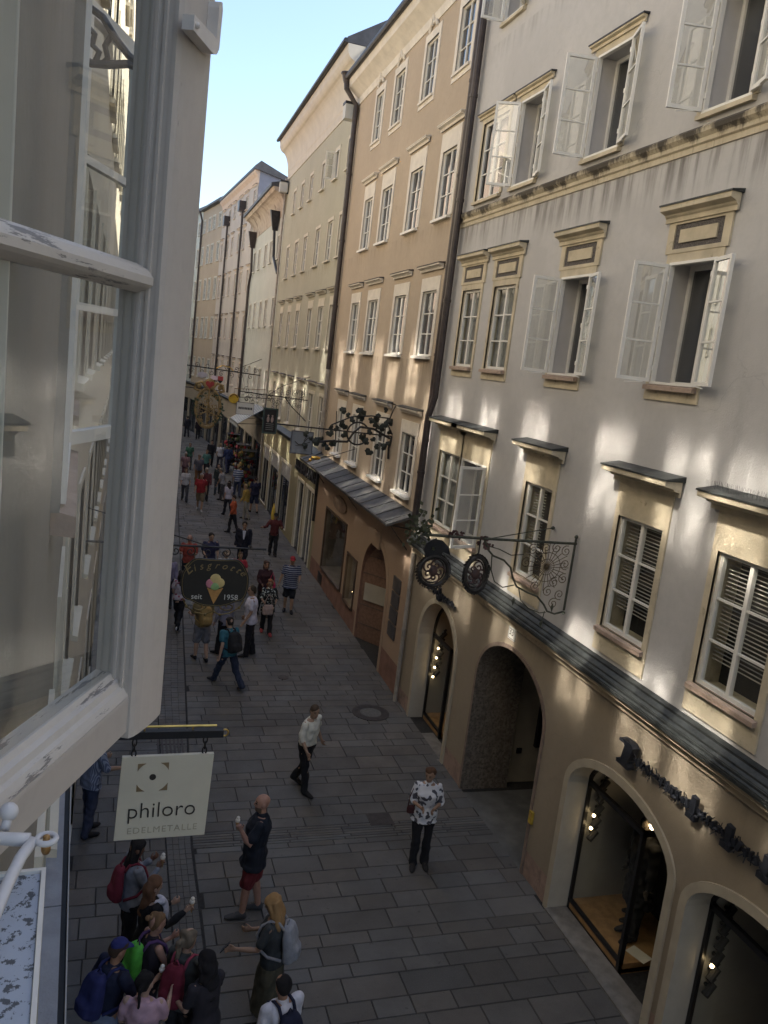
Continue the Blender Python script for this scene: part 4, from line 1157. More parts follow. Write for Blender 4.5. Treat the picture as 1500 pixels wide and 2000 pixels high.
mb.sphere((-.058, -.018, -.0), .068, 1, 12, (1, .2, 1)); mb.sphere((.058, -.018, .01), .072, 2, 12, (1, .2, 1)); mb.sphere((.0, -.02, .065), .075, 2, 12, (1, .2, 1)); mb.sphere((.0, -.023, -.035), .066, 3, 12, (1, .2, .9))
mb.build('painted_cone', [mat('wafer_orange', (.46, .25, .08), .6, .12, 30), mat('pink_scoop', (.55, .22, .28), .6, .08, 12), mat('vanilla_scoop', (.58, .46, .20), .6, .08, 12), mat('pistachio_scoop', (.25, .42, .18), .6, .08, 12)], sg)
mb = MB()
for sx in (-1, 1):
    mb.tube(spiral((sx * .20, 0, -.33), .11, 1.1, math.pi if sx > 0 else 0, (1, 0, 0), (0, 0, .6), sgn=sx), .009, 6)
    mb.tube([(sx * .42, 0, -.22), (sx * .36, 0, -.34), (sx * .24, 0, -.42), (sx * .1, 0, -.45), (0, 0, -.40)], .009, 6)
    mb.sphere((sx * .36, 0, -.34), .022); mb.sphere((sx * .1, 0, -.45), .02); mb.tube([(sx * .3, 0, .3), (sx * .3, 0, .51)], .006, 5)
mb.build('scroll', m_gold if False else mat('tarnished_gilt_scroll', (.17, .125, .05), .5, .3, 9, metal=.5), sg)

# ------------------------------------------------------------------ iron bracket with spider-web grille on the grey house
YB = 10.32
br = empty('sign_bracket', (6.45, YB, 5.40), 0, 'large wrought iron bracket with a web-like scroll grille on the grey wall', 'sign bracket')
Q = lambda X, z: (X - 6.45, 0, z - 5.40)
mb = MB(); mb.tube([Q(6.43, 5.40), Q(5.2, 5.40), Q(4.0, 5.41)], .020, 8); mb.tube([Q(6.41, 5.47), Q(6.40, 4.38)], .018, 8)
mb.tube([(-.04, .7, .08), Q(5.0, 5.40)], .008, 6); mb.sphere((-.04, .7, .08), .03); mb.sphere(Q(6.41, 5.5), .03); mb.sphere(Q(6.40, 4.34), .028)
mb.build('arm', m_iron_green, br)
mb = MB(); c = Q(6.0, 5.03)
for k in range(24):
    a = 2 * math.pi * k / 24; r = .30 if k % 2 else .36
    e = (c[0] + r * math.cos(a), 0, c[2] + r * math.sin(a))
    mb.tube([(c[0] + .02 * math.cos(a), 0, c[2] + .02 * math.sin(a)), e], .0055, 5)
for rr in (.12, .22): mb.tube([(c[0] + rr * math.cos(t), 0, c[2] + rr * math.sin(t)) for t in np.linspace(0, 2 * math.pi, 30, endpoint=False)], .005, 5, closed=True)
mb.sphere(c, .035)
for (x, z, s_) in ((6.28, 5.28, 1), (6.3, 5.08, -1), (6.3, 4.86, 1), (6.28, 4.62, -1), (6.08, 4.66, 1), (5.95, 5.31, -1), (5.74, 5.28, 1), (5.66, 5.08, 1), (6.12, 5.32, 1), (5.86, 4.74, -1), (6.16, 4.8, 1), (6.2, 4.48, 1)):
    mb.tube(spiral(Q(x, z), .085, 1.6, s_ * 1.2, (1, 0, 0), (0, 0, 1), sgn=s_), .0065, 5)
mb.build('grille', mat('brown_gilt_scrollwork', (.10, .075, .045), .5, .3, 9, metal=.4), br)
mb = MB()
mb.tube([Q(4.95, 5.39), Q(5.02, 5.25), Q(5.12, 5.16), Q(5.3, 5.1), Q(5.42, 5.0), Q(5.48, 4.85), Q(5.56, 4.72), Q(5.74, 4.64), Q(5.92, 4.58), Q(6.05, 4.46), Q(6.12, 4.36), Q(6.25, 4.32), Q(6.40, 4.36)], .015, 7)
mb.tube([Q(5.1, 5.17), Q(5.12, 4.95), Q(5.2, 4.78), Q(5.34, 4.7), Q(5.52, 4.74)], .009, 6)
mb.tube([Q(5.6, 4.7), Q(5.66, 4.52), Q(5.8, 4.4), Q(6.0, 4.33), Q(6.1, 4.34)], .009, 6)
mb.tube([Q(5.0, 5.3), Q(5.2, 5.26), Q(5.4, 5.18), Q(5.6, 5.2)], .008, 6)
mb.tube([Q(6.08, 4.36), Q(6.06, 4.18)], .008, 6)
for (x, z) in ((5.09, 4.96), (5.55, 4.5), (6.06, 4.17), (6.2, 4.42)):
    p = Q(x, z); mb.add([(p[0], 0, p[2] + .07), (p[0] + .03, .012, p[2]), (p[0], 0, p[2] - .08), (p[0] - .03, .012, p[2]), (p[0], -.02, p[2])], [(0, 1, 4), (1, 2, 4), (2, 3, 4), (3, 0, 4), (0, 3, 2, 1)])
mb.build('vine', m_iron_green, br)
mb = MB()
for k in range(16):
    p = Q(4.98 + random.uniform(-.1, .1), 5.38 + random.uniform(-.1, .07)); a = random.uniform(0, 6.28); d = Vector((math.cos(a), random.uniform(-.5, .5), math.sin(a))) * .07; n_ = Vector((-d.z, .02, d.x)) * .45
    mb.add([p, Vector(p) + d * .5 + n_, Vector(p) + d, Vector(p) + d * .5 - n_], [(0, 1, 2, 3)])
for k in range(26):
    p = Q(4.55 + random.uniform(-.14, .1), 5.43 + random.uniform(-.03, .05)); a = random.uniform(0, 6.28); d = Vector((math.cos(a), random.uniform(-.5, .5), math.sin(a))) * .05; n_ = Vector((-d.z, .02, d.x)) * .45
    mb.add([p, Vector(p) + d * .5 + n_, Vector(p) + d, Vector(p) + d * .5 - n_], [(0, 1, 2, 3)])
mb.build('leaves', mat('dark_red_iron_rose', (.07, .03, .028), .6, .3, 20), br)
# tuft of dried greenery and a lamp at the outer end
mb = MB()
for k in range(90):
    p = Vector(Q(3.95, 5.45)) + Vector((random.gauss(0, .10), random.gauss(0, .08), random.gauss(.05, .12))); a = random.uniform(0, 6.28)
    d = Vector((math.cos(a), random.uniform(-.6, .6), math.sin(a))) * .075; n_ = Vector((-d.z, .02, d.x)) * .35
    mb.add([p, p + d * .5 + n_, p + d, p + d * .5 - n_], [(0, 1, 2, 3)])
mb.build('leaves', mat('dried_green_leaf', (.05, .055, .03), .8, .4, 20), br)
def wreath(X, z, rx, rz, label, solid):
    e = empty('iron_wreath', (X, YB, z), 0, label, 'iron wreath sign')
    mb = MB()
    ring = [(rx * math.cos(t), 0, rz * math.sin(t)) for t in np.linspace(0, 2 * math.pi, 26, endpoint=False)]
    mb.tube(ring, .028, 7, closed=True); mb.tube([(a * .8, .02, c * .8) for a, b, c in ring], .012, 6, closed=True)
    for k in range(34):
        t = 2 * math.pi * k / 34; p = Vector((rx * math.cos(t), 0, rz * math.sin(t))); d = Vector((math.cos(t + .7), random.uniform(-.4, .4), math.sin(t + .7))) * .07; n_ = Vector((-d.z, .03, d.x)) * .4
        mb.add([p, p + d * .5 + n_, p + d, p + d * .5 - n_], [(0, 1, 2, 3)])
    mb.build('rim', m_iron, e)
    mb = MB()
    for k in range(5):
        t = 1.2 + 1.25 * k; mb.tube(spiral((rx * .42 * math.cos(t), 0, rz * .42 * math.sin(t)), .09, 1.3, t, (1, 0, 0), (0, 0, 1)), .013, 6)
    mb.sphere((0, 0, 0), .07, 0, 10, (1, .5, 1.2))
    mb.build('scroll', mat('dark_red_brown_iron', (.055, .032, .03), .5, .3, 9), e)
    if solid:
        mb = MB(); poly = [(-.13, .20), (-.19, .30), (-.16, .40), (-.05, .46), (.08, .44), (.17, .36), (.22, .24), (.10, .28), (.06, .18)]
        mb.prism(poly, lambda a, b, c: (a, c, b), -.02, .02); mb.build('hood', m_black, e)
        MB().tube([(-.02, 0, .2), (-.02, 0, .47)], .012, 6).build('hanger', m_iron, e)
    else:
        MB().tube([(0, 0, rz), (0, 0, 5.41 - z)], .012, 6).build('hanger', m_iron, e)
    return e
wreath(4.24, 4.90, .215, .215, 'black iron wreath under a dark curved hood, outermost on the grey house bracket', True)
wreath(4.89, 4.88, .165, .25, 'narrow iron wreath of leaves hanging mid bracket on the grey house', False)

# sculpted letter row over the shop arch: hook, bark-like blocks and twigs on a rail
def letter_row(u0, u1, z, label, first):
    e = empty('shop_lettering', (6.45, u0, z), 0, label, 'shop sign')
    mb = MB(); n = Vector((-1, 0, 0))
    mb.tube([(-.08, 0, -.02), (-.08, u1 - u0, -.02)], .02, 6)
    if first:
        pl = [(-.05, .17), (.10, .17), (.16, .13), (.14, .05), (.09, -.10), (.13, -.14), (.13, -.17), (-.13, -.17), (-.13, -.12), (-.05, -.10), (-.01, .10), (-.04, .12), (-.14, .12), (-.13, .16)]
        mb.prism(pl, lambda a, b, c: (c, -a, b), -.16, -.05)
    L = u1 - u0; sgn = -1 if L < 0 else 1
    y_ = .25 * sgn if first else 0
    r = random.Random(5)
    while abs(y_) < abs(L):
        hgt = r.uniform(.025, .055); w_ = r.uniform(.025, .055); t = r.uniform(-.5, .5)
        mb.bar((-.10, y_ - t * hgt, -hgt), (-.10, y_ + t * hgt, hgt), w_, r.uniform(.03, .07), up=(1, 0, 0))
        if r.random() < .5: mb.sphere((-.1 + r.uniform(-.03, .03), y_ + .03, r.uniform(-.06, .02)), r.uniform(.02, .035), 0, 7, (1, 1.3, .7))
        for q in range(4):
            a = r.uniform(0, 6.28); mb.tube([(-.09, y_, 0), (-.11 + r.uniform(-.05, .02), y_ + .12 * math.cos(a), .10 * math.sin(a))], .005, 4)
        y_ += sgn * r.uniform(.05, .12)
    for fr in ((.43, .62, .80) if first else (.5,)):
        yy = L * fr; mb.bar((-.10, yy, -.10), (-.12, yy - .03, .15), .085, .05, up=(1, 0, 0)); mb.bar((-.10, yy, -.13), (-.10, yy, -.06), .15, .07, up=(1, 0, 0))
    return mb.build('letters', m_iron_dark, e)
m_iron_dark = mat('blue_black_iron', (.016, .018, .024), .5, .3, 10)
letter_row(8.22, 5.2, 3.17, 'blue-black sculpted sign letters with twigs above the second arched shop window', True)
letter_row(15.75, 14.15, 3.2, 'blue-black sculpted sign letters above the arched window nearest the drainpipes', False)
# house number plate
pl = empty('number_plate', (6.45, 11.85, 3.5), -math.pi / 2, 'white enamel house number plate reading 33', 'number plate')
mb = MB(); mb.box(-.12, .12, -.022, -.001, -.135, .135); mb.build('plate', mat('white_enamel', (.66, .65, .60), .3, .04, 4), pl)
v_, f_ = text_mb('33', .17, depth=.001)
mb = MB(); mb.add([(x, -.024 - z, y_ - .06) for x, y_, z in v_], f_)
for (a, b, c, d) in ((-.105, .105, .112, .12), (-.105, .105, -.12, -.112), (-.105, -.098, -.112, .112), (.098, .105, -.112, .112)): mb.box(a, b, -.0245, -.0222, c, d)
mb.build('numerals', m_ink, pl)
# yellow hydrant marker on the pier
hm = empty('marker_plate', (6.45, 10.33, 1.02), 0, 'small yellow marker plate low on the pier beside the passage', 'marker')
MB().box(-.04, -.002, -.05, .05, -.12, .08).build('plate', mat('yellow_enamel', (.40, .28, .04), .5, .2, 9), hm)
MB().box(-.045, -.0405, -.03, .03, -.02, .05).build('emblem', m_gold, hm)

# ------------------------------------------------------------------ vine bracket with grey sign on the brown house
YV = 19.7
xv = 6.49
br = empty('sign_bracket', (xv, YV, 5.95), 0, 'iron bracket wound with metal vine leaves on the brown house', 'sign bracket')
mb = MB(); mb.tube([(0, 0, -.04), (3.55 - xv, 0, 0)], .018, 7)
mb.tube([(0, 0, .0), (-.15, 0, .25), (-.05, 0, .62), (.02, 0, .75), (-.12, 0, .78)], .02, 7); mb.tube([(0, 0, -.05), (-.05, 0, -.35), (-.03, 0, -.62)], .03, 7)
mb.tube([(-.05, 0, -.1), (-.5, 0, .1), (-.85, 0, .12), (-1.0, 0, -.02), (-1.15, 0, -.28), (-1.6, 0, -.3), (-1.9, 0, -.35)], .03, 7)
mb.tube([(-.9 + .28 * math.cos(t), 0, -.05 + .28 * math.sin(t)) for t in np.linspace(.5, 6.0, 22)], .022, 7)
mb.tube([(-.1, 0, .4), (-.6, 0, .42), (-1.1, 0, .35), (-1.6, 0, .1)], .018, 7)
mb.tube([(-1.45, 0, -.4), (-1.5, 0, .45)], .012, 6)
mb.build('arm', m_iron, br)
mb = MB(); rv = random.Random(3)
def leaf(c, s, a, tilt):
    lob = [(0, -.35), (.3, -.6), (.6, -.5), (.9, -.3), (.8, 0.05), (.85, .4), (.5, .55), (.0, .95), (-.5, .55), (-.85, .4), (-.8, .05), (-.9, -.3), (-.6, -.5), (-.3, -.6)]
    ca, sa = math.cos(a), math.sin(a); vs_ = [Vector(c) + Vector((0, -.02, 0))]
    for (x, y_) in lob:
        X, Z = (x * ca - y_ * sa) * s, (x * sa + y_ * ca) * s
        vs_.append(Vector(c) + Vector((X, tilt * X + .3 * abs(x) * s * .3, Z)))
    mb.add(vs_, [(0, 1 + k, 1 + (k + 1) % 14) for k in range(14)])
for (x, z) in [(-.2, .25), (-.35, .45), (-.12, .05), (-.3, -.05), (-.5, .2), (-.45, .35), (-.15, -.2), (-.62, .02), (-.8, .42), (-.95, .46), (-.7, -.25), (-.55, -.45), (-.45, -.2), (-.8, -.15), (-1.2, .38), (-1.35, .2), (-1.3, -.1), (-1.25, .05), (-1.6, -.15), (-1.5, -.3), (-1.75, -.4), (-1.9, -.35), (-1.65, -.45), (-2.05, -.3), (-2.2, -.2), (-2.25, -.45), (-1.4, .5), (-.25, .6), (-.18, -.35), (-1.05, .25), (-.4, .1), (-.1, .3), (-.28, .12), (-.6, .3), (-.9, .3), (-1.4, .05), (-1.55, .0), (-1.8, -.25), (-2.1, -.4), (-.35, -.3)]:
    leaf((x + rv.uniform(-.05, .05), rv.uniform(-.12, .12), z + rv.uniform(-.05, .05)), rv.uniform(.075, .13), rv.uniform(0, 6.28), rv.uniform(-.6, .6))
mb.build('leaves', mat('dark_iron_leaf', (.035, .04, .035), .55, .35, 14, metal=.3), br)
def flat_sign(name, X0, X1, z1, z0, y_, label, m_face, m_frame=None, fr=.03, rot=0, deco=None, thick=.03):
    e = empty(name, ((X0 + X1) / 2, y_, (z0 + z1) / 2), rot, label, 'shop sign')
    w, h = (X1 - X0) / 2, (z1 - z0) / 2
    if m_frame:
        mb = MB()
        mb.box(-w, -w + fr, -thick, thick, -h, h); mb.box(w - fr, w, -thick, thick, -h, h); mb.box(-w + fr, w - fr, -thick, thick, -h, -h + fr); mb.box(-w + fr, w - fr, -thick, thick, h - fr, h)
        mb.build('frame', m_frame, e)
    mb = MB(); mb.box(-w + fr * .9, w - fr * .9, -thick * .6, thick * .6, -h + fr * .9, h - fr * .9); mb.build('board', m_face, e)
    if deco: deco(e, w, h)
    return e
def deco_grey(e, w, h):
    mb = MB(); mb.tube([(-.17, -.022, .02), (-.08, -.022, -.05), (.05, -.022, -.03), (.2, -.022, .03)], .012, 5); mb.tube([(.0, -.022, -.05), (.12, -.022, .1), (.2, -.022, .17), (.12, -.022, .18), (.05, -.022, .05)], .010, 5); mb.tube([(-.15, -.022, -.08), (-.02, -.022, -.07), (.1, -.022, -.03)], .008, 5)
    mb.build('emblem', m_ink, e)
    mb = MB()
    for x in (-.2, .2): mb.tube([(x, 0, h), (x, 0, h + .13)], .008, 5)
    mb.build('hanger', m_iron, e)
flat_sign('hanging_sign', 3.92, 4.47, 5.83, 5.27, YV, 'plain grey square sign with a thin dark line drawing under the vine bracket', mat('grey_sign_face', (.20, .21, .23), .5, .05, 3), mat('grey_sign_frame', (.09, .09, .10), .4, .1, 3), .02, deco=deco_grey)
# gilded bird at the canopy corner
bd = empty('gilded_bird', (5.36, 23.0, 4.80), 0, 'small gilded bird ornament shining at the canopy corner', 'ornament')
mb = MB(); mb.sphere((0, 0, 0), .10, 0, 10, (1.5, .6, .6)); mb.sphere((-.16, 0, -.07), .05); mb.add([(.1, 0, .03), (.34, .05, .14), (.34, -.05, .14)], [(0, 1, 2)]); mb.add([(-.2, 0, -.09), (-.27, 0, -.14), (-.19, .02, -.11)], [(0, 1, 2)])
mb.build('body', mat('bright_gilding', (.85, .55, .14), .22, .1, 12, metal=.9), bd, smooth=True)
mb = MB(); mb.tube([(.05, 0, -.03), (.5, .05, .1), (1.18, .1, .35)], .012, 6); mb.build('support', m_iron, bd)

# green framed sign, white sign, yellow disc, golden guild sign and farther signs
def deco_green(e, w, h):
    mb = MB()
    for x in (-.075, .075):
        mb.sphere((x, -.03, .05), .07, 0, 8, (.75, .2, 1.6)); mb.sphere((x, -.03, .19), .035, 0, 8, (1, .3, 1))
    mb.build('emblem', mat('pale_pink_figures', (.30, .23, .22), .7, .1, 8), e)
    mb = MB()
    for k in range(4): mb.box(-.14, .14, -.026, -.02, -.33 + k * .07, -.31 + k * .07)
    mb.build('lettering', mat('grey_print', (.22, .22, .21), .6, .05, 8), e)
    mb = MB()
    for x in (-.2, .2): mb.tube([(x, 0, h), (x, 0, h + .4)], .01, 5)
    mb.build('hanger', m_iron, e)
flat_sign('hanging_sign', 4.86, 5.40, 5.64, 4.70, 30.0, 'upright dark green framed sign with two pale figures', m_black, mat('dark_green_frame', (.035, .06, .055), .5, .15, 4), .055, deco=deco_green)
br = empty('sign_bracket', (6.68, 31.0, 6.0), 0, 'long thin iron bracket of scrollwork above the green sign', 'sign bracket')
mb = MB(); mb.tube([(0, 0, 0), (-2.6, 0, .08)], .018, 6); mb.tube([(0, 0, .9), (-1.0, 0, .45), (-1.5, 0, .08)], .012, 6); mb.tube([(0, 0, -.8), (-.6, 0, -.3), (-.9, 0, .03)], .02, 6)
mb.build('arm', m_iron, br)
mb = MB(); rr = random.Random(9)
for k in range(26): mb.tube(spiral((-.15 - rr.random() * 2.2, rr.uniform(-.03, .03), rr.uniform(-.35, .45) * (1 - k / 40)), rr.uniform(.08, .16), 1.4, rr.uniform(0, 6), (1, 0, 0), (0, 0, 1), n=12), .009, 5)
mb.build('scroll', m_iron, br)
def deco_white(e, w, h):
    mb = MB(); r_ = random.Random(2); x = -w * .75
    while x < w * .75:
        ww = r_.uniform(.035, .06); mb.box(x, x + ww, -.023, -.0185, -.04, .06); x += ww + .018
    mb.build('lettering', m_ink, e)
    mb = MB(); mb.tube(spiral((.05, 0, h + .15), .14, 1.2, 0, (1, 0, 0), (0, 0, 1)), .02, 6); mb.tube([(-w * .8, 0, h), (-w * .8, 0, h + .2), (1.6, 0, h + .3)], .014, 6)
    mb.build('hanger', m_iron, e)
flat_sign('hanging_sign', 4.64, 5.40, 5.38, 4.85, 36.0, 'white rectangular sign with a line of dark capitals', mat('white_sign_face', (.55, .55, .53), .6, .04, 3), m_black, .012, deco=deco_white)
dk = empty('hanging_sign', (5.25, 42.0, 5.15), 0, 'round yellow disc sign hanging beside the white sign', 'shop sign')
MB().lathe([(.22, -.03), (.25, -.02), (.25, .02), (.22, .03)], (0, 0, 0), 20, axis='Y').build('disc', mat('ochre_yellow_disc', (.55, .36, .03), .5, .1, 5), dk)
mb = MB(); mb.tube([(.2 * math.cos(t), -.035, .2 * math.sin(t)) for t in np.linspace(.3, 2.8, 14)], .03, 5); mb.tube([(0, 0, .25), (0, 0, .5), (1.6, 0, .6)], .014, 5); mb.build('emblem', mat('brown_paint', (.14, .07, .02), .6, .1, 5), dk)

gs = empty('guild_sign', (3.25, 34.0, 5.3), 0, 'large golden openwork guild sign with a red heart on top', 'guild sign')
m_gs = mat('gilt_openwork', (.27, .19, .085), .55, .35, 8, metal=.35)
mb = MB()
n = 40
ring = [(.50 * math.cos(t), 0, -.15 + .78 * math.sin(t)) for t in np.linspace(0, 2 * math.pi, n, endpoint=False)]
mb.tube(ring, .045, 7, closed=True); mb.tube([(a * .86, .02, (c + .15) * .9 - .15) for a, b, c in ring], .02, 6, closed=True)
rr = random.Random(12)
for k in range(34):
    mb.tube(spiral((rr.uniform(-.36, .36), rr.uniform(-.04, .04), rr.uniform(-.75, .5)), rr.uniform(.07, .13), 1.3, rr.uniform(0, 6), (1, 0, 0), (0, 0, 1), n=12), .016, 5)
mb.tube([(0, 0, -.85), (0, 0, .6)], .035, 6); mb.tube([(-.3, -.02, -.45), (.3, -.02, -.15)], .025, 6); mb.tube([(.3, -.02, -.45), (-.3, -.02, -.15)], .025, 6)
for sx in (-1, 1):
    mb.tube([(sx * .12, 0, .62), (sx * .3, 0, .85), (sx * .52, 0, .78), (sx * .58, 0, .55), (sx * .4, 0, .5)], .06, 7)
    mb.sphere((sx * .42, 0, .68), .10, 0, 8, (1, .4, 1))
mb.tube([(.36 * math.cos(t), 0, -.62 + .36 * math.sin(t)) for t in np.linspace(3.3, 6.1, 14)], .05, 6)
mb.lathe([(.17, -.04), (.24, -.02), (.24, .02), (.17, .04)], (0, 0, .78), 16, axis='Y')
mb.build('openwork', m_gs, gs)
hp = [(.17 * math.sin(t) ** 3 * 1.0, .78 + .011 * (13 * math.cos(t) - 5 * math.cos(2 * t) - 2 * math.cos(3 * t) - math.cos(4 * t))) for t in np.linspace(0, 2 * math.pi, 26, endpoint=False)]
mb = MB(); mb.prism(hp, lambda a, b, c: (a, c, b), -.075, -.045); mb.build('heart', mat('dark_red_enamel', (.28, .03, .03), .4, .1, 6), gs)
mb = MB(); rr = random.Random(4)
for k in range(70):
    t = rr.uniform(-1.2, 1.3); p = Vector((.56 * math.cos(t) * (1 if k % 3 else -1), rr.uniform(-.08, .08), -.2 + .62 * math.sin(t))); a = rr.uniform(0, 6.28); d = Vector((math.cos(a), rr.uniform(-.4, .4), math.sin(a))) * .13; n_ = Vector((-d.z, .03, d.x)) * .3
    mb.add([p, p + d * .5 + n_, p + d, p + d * .5 - n_], [(0, 1, 2, 3)])
mb.build('leaves', mat('dark_green_leaf', (.03, .055, .035), .7, .3, 12), gs)
mb = MB(); mb.tube([(-.6, 0, .58), (-4.5, 0, .58)], .02, 6); mb.tube([(-.6, 0, .58), (.6, 0, .55)], .02, 6); mb.build('arm', m_iron, gs)
br = empty('sign_bracket', (6.98, 45.0, 6.35), 0, 'far scrolled iron arm with small oval plates above the golden guild sign', 'sign bracket')
mb = MB(); mb.tube([(0, 0, 0), (-4.0, 0, .12)], .03, 6); mb.tube([(0, 0, .9), (-1.6, 0, .05)], .014, 5)
for k in range(14): mb.tube(spiral((-.3 - k * .26, 0, -.14 if k % 2 else .2), .15, 1.3, k, (1, 0, 0), (0, 0, 1), n=12), .014, 5)
mb.build('arm', m_iron, br)
MB().sphere((-3.1, 0, -.3), .26, 0, 12, (1, .1, .62)).build('plate', mat('pale_violet_plate', (.42, .40, .45), .6, .08, 5), br)
mb = MB(); mb.box(-2.62, -2.3, -.03, .03, -.5, -.28, 0); mb.box(-2.28, -2.0, -.03, .03, -.5, -.28, 1); mb.prism([(-2.3, -.5), (-2.0, -.5), (-2.15, -.66)], lambda a, b, c: (a, c, b), -.03, .03, 2)
mb.build('plate', [mat('pink_white_plate', (.60, .48, .55), .6, .05, 5), mat('red_plate', (.35, .05, .05), .6, .05, 5), m_black], br)
mb = MB(); mb.tube([(-2.4, 0, .12), (-2.1, 0, .3), (-1.7, 0, .25), (-1.5, 0, .1)], .03, 6); mb.build('finial', m_gold, br)

# shop lettering on the green house (weathered, not legible) and projecting light boxes
lt = empty('shop_lettering', (6.66, 30.0, 3.45), 0, 'dark weathered metal lettering above the green house shop doors', 'shop sign')
mb = MB(); rr = random.Random(8); y_ = -2.2
while y_ < 1.7:
    ww = rr.uniform(.16, .26)
    mb.box(-.09, -.03, y_, y_ + ww * .35, -.2, .22); mb.box(-.09, -.03, y_ + ww * .35, y_ + ww, rr.choice((-.2, .0)), rr.choice((-.06, .2))); y_ += ww + .07
mb.build('letters', m_metal_dark, lt)
for i, (x, y_, z, lab) in enumerate(((6.62, 27.78, 15.55, 'pale square floodlight box high beside the brown house drainpipe'), (6.87, 41.2, 15.45, 'pale square floodlight box at the end of the green house eave'))):
    fl = empty('floodlight', (x, y_, z), 0, lab, 'floodlight')
    mb = MB(); mb.box(-.42, -.06, -.17, .17, -.24, .20); mb.build('housing', mat('pale_box_paint', (.50, .50, .46), .6, .06, 4), fl)
    mb = MB(); mb.box(-.44, -.04, -.19, .19, .202, .28); mb.build('lid', m_metal_dark, fl)
    mb = MB(); mb.bar((-.1, 0, -.2), (.08, 0, -.3), .06, .06); mb.build('bracket', m_iron, fl)
# striped awning and red souvenir racks by the pale house
aw = empty('awning', (6.9, 43.6, 3.9), 0, 'blue and white striped shop awning beyond the white sign', 'awning')
mb = MB()
for k in range(14):
    a, b = -1.6 + k * .23, -1.6 + (k + 1) * .23
    mb.add([(0, a, .9), (0, b, .9), (-1.35, b, 0), (-1.35, a, 0), (-1.35, b, -.22), (-1.35, a, -.22)], [(0, 1, 2, 3), (3, 2, 4, 5)], k % 2)
mb.build('canvas', [mat('blue_grey_canvas', (.10, .14, .18), .9, .1, 4), mat('white_canvas', (.45, .46, .46), .9, .06, 4)], aw, recalc=False)
mb = MB(); mb.tube([(0, -1.6, .1), (-1.35, -1.6, 0)], .02, 5); mb.tube([(0, 1.62, .1), (-1.35, 1.62, 0)], .02, 5); mb.tube([(-1.35, -1.6, 0), (-1.35, 1.62, 0)], .025, 5); mb.build('frame', m_iron, aw)
def goods_rack(x, y_, label, seed, cols, h=2.3):
    e = empty('souvenir_rack', (x, y_, gz(y_)), 0, label, 'souvenir rack')
    mb = MB()
    for a in (-.35, .35):
        for b in (-.5, .5): mb.tube([(a, b, 0), (a, b, h)], .02, 5)
    for z in (.4, .9, 1.4, 1.9, h): mb.box(-.37, .37, -.52, .52, z, z + .02)
    mb.build('frame', m_iron, e)
    mb = MB(); r_ = random.Random(seed)
    for z in (.42, .92, 1.42, 1.92):
        for k in range(16):
            mb.sphere((r_.uniform(-.4, .3), r_.uniform(-.5, .5), z + r_.uniform(.1, .36)), r_.uniform(.06, .13), r_.randrange(len(cols)), 7, (1, 1, r_.uniform(.8, 1.5)))
    tag(mb.build('souvenir_goods', cols, None, origin=(0, 0, 0)), label.replace('souvenir rack', 'heap of small goods on the rack').replace('dark heap', 'dark heap'), 'souvenirs', kind='stuff').location = (x, y_, gz(y_))
red = mat('red_souvenir', (.30, .035, .04), .7, .2, 9); yel = mat('ochre_souvenir', (.30, .20, .06), .7, .2, 9); wht = mat('pale_souvenir', (.40, .36, .33), .7, .2, 9); grn = mat('green_souvenir', (.07, .10, .04), .7, .2, 9); pk = mat('pink_souvenir', (.50, .12, .16), .7, .1, 9)
goods_rack(6.35, 42.6, 'souvenir rack of red and ochre goods under the striped awning', 1, [red, yel, grn, m_black])
goods_rack(6.4, 45.2, 'souvenir rack with pink and red toys beyond the awning', 2, [pk, red, wht, yel])
goods_rack(6.5, 50.5, 'dark souvenir rack farthest along the pale house', 3, [m_black, red, grn])
# ------------------------------------------------------------------ people
V3 = Vector
def remesh_obj(name, mb, voxel, smooth, mats, parent, folds=0., seed=0):
    me = bpy.data.meshes.new('work'); me.from_pydata([tuple(v) for v in mb.v], [], mb.f)
    bm = bmesh.new(); bm.from_mesh(me); bmesh.ops.recalc_face_normals(bm, faces=bm.faces); bm.to_mesh(me); bm.free()
    o = bpy.data.objects.new('work', me); COL.objects.link(o)
    r = o.modifiers.new('r', 'REMESH'); r.mode = 'VOXEL'; r.voxel_size = voxel; r.use_smooth_shade = True
    if smooth:
        s_ = o.modifiers.new('s', 'SMOOTH'); s_.factor = .5; s_.iterations = smooth
    dg = bpy.context.evaluated_depsgraph_get(); dg.update()
    out = bpy.data.meshes.new_from_object(o.evaluated_get(dg)); out.name = name
    bpy.data.objects.remove(o); bpy.data.meshes.remove(me)
    if folds and len(out.vertices):
        n = len(out.vertices); co = np.empty(n * 3, np.float32); no = np.empty(n * 3, np.float32)
        out.vertices.foreach_get('co', co); out.vertices.foreach_get('normal', no)
        co = co.reshape(-1, 3); no = no.reshape(-1, 3); rg = np.random.RandomState(seed)
        d = np.zeros(n, np.float32)
        for k in range(7):
            w = rg.normal(size=3) * np.array([1, 1, .8]); w /= np.linalg.norm(w); fq = rg.uniform(18, 55)
            ph = co @ w * fq + 1.5 * np.sin(co @ rg.normal(size=3) * 9 + rg.uniform(0, 6)) + rg.uniform(0, 6)
            d += np.sin(ph)
        co = co + no * (d * folds / 2.6)[:, None]
        out.vertices.foreach_set('co', co.ravel())
    for m in (mats if isinstance(mats, (list, tuple)) else [mats]): out.materials.append(m)
    out.polygons.foreach_set('use_smooth', [True] * len(out.polygons))
    out.update()
    ob = bpy.data.objects.new(name, out); link(ob, parent)
    return ob

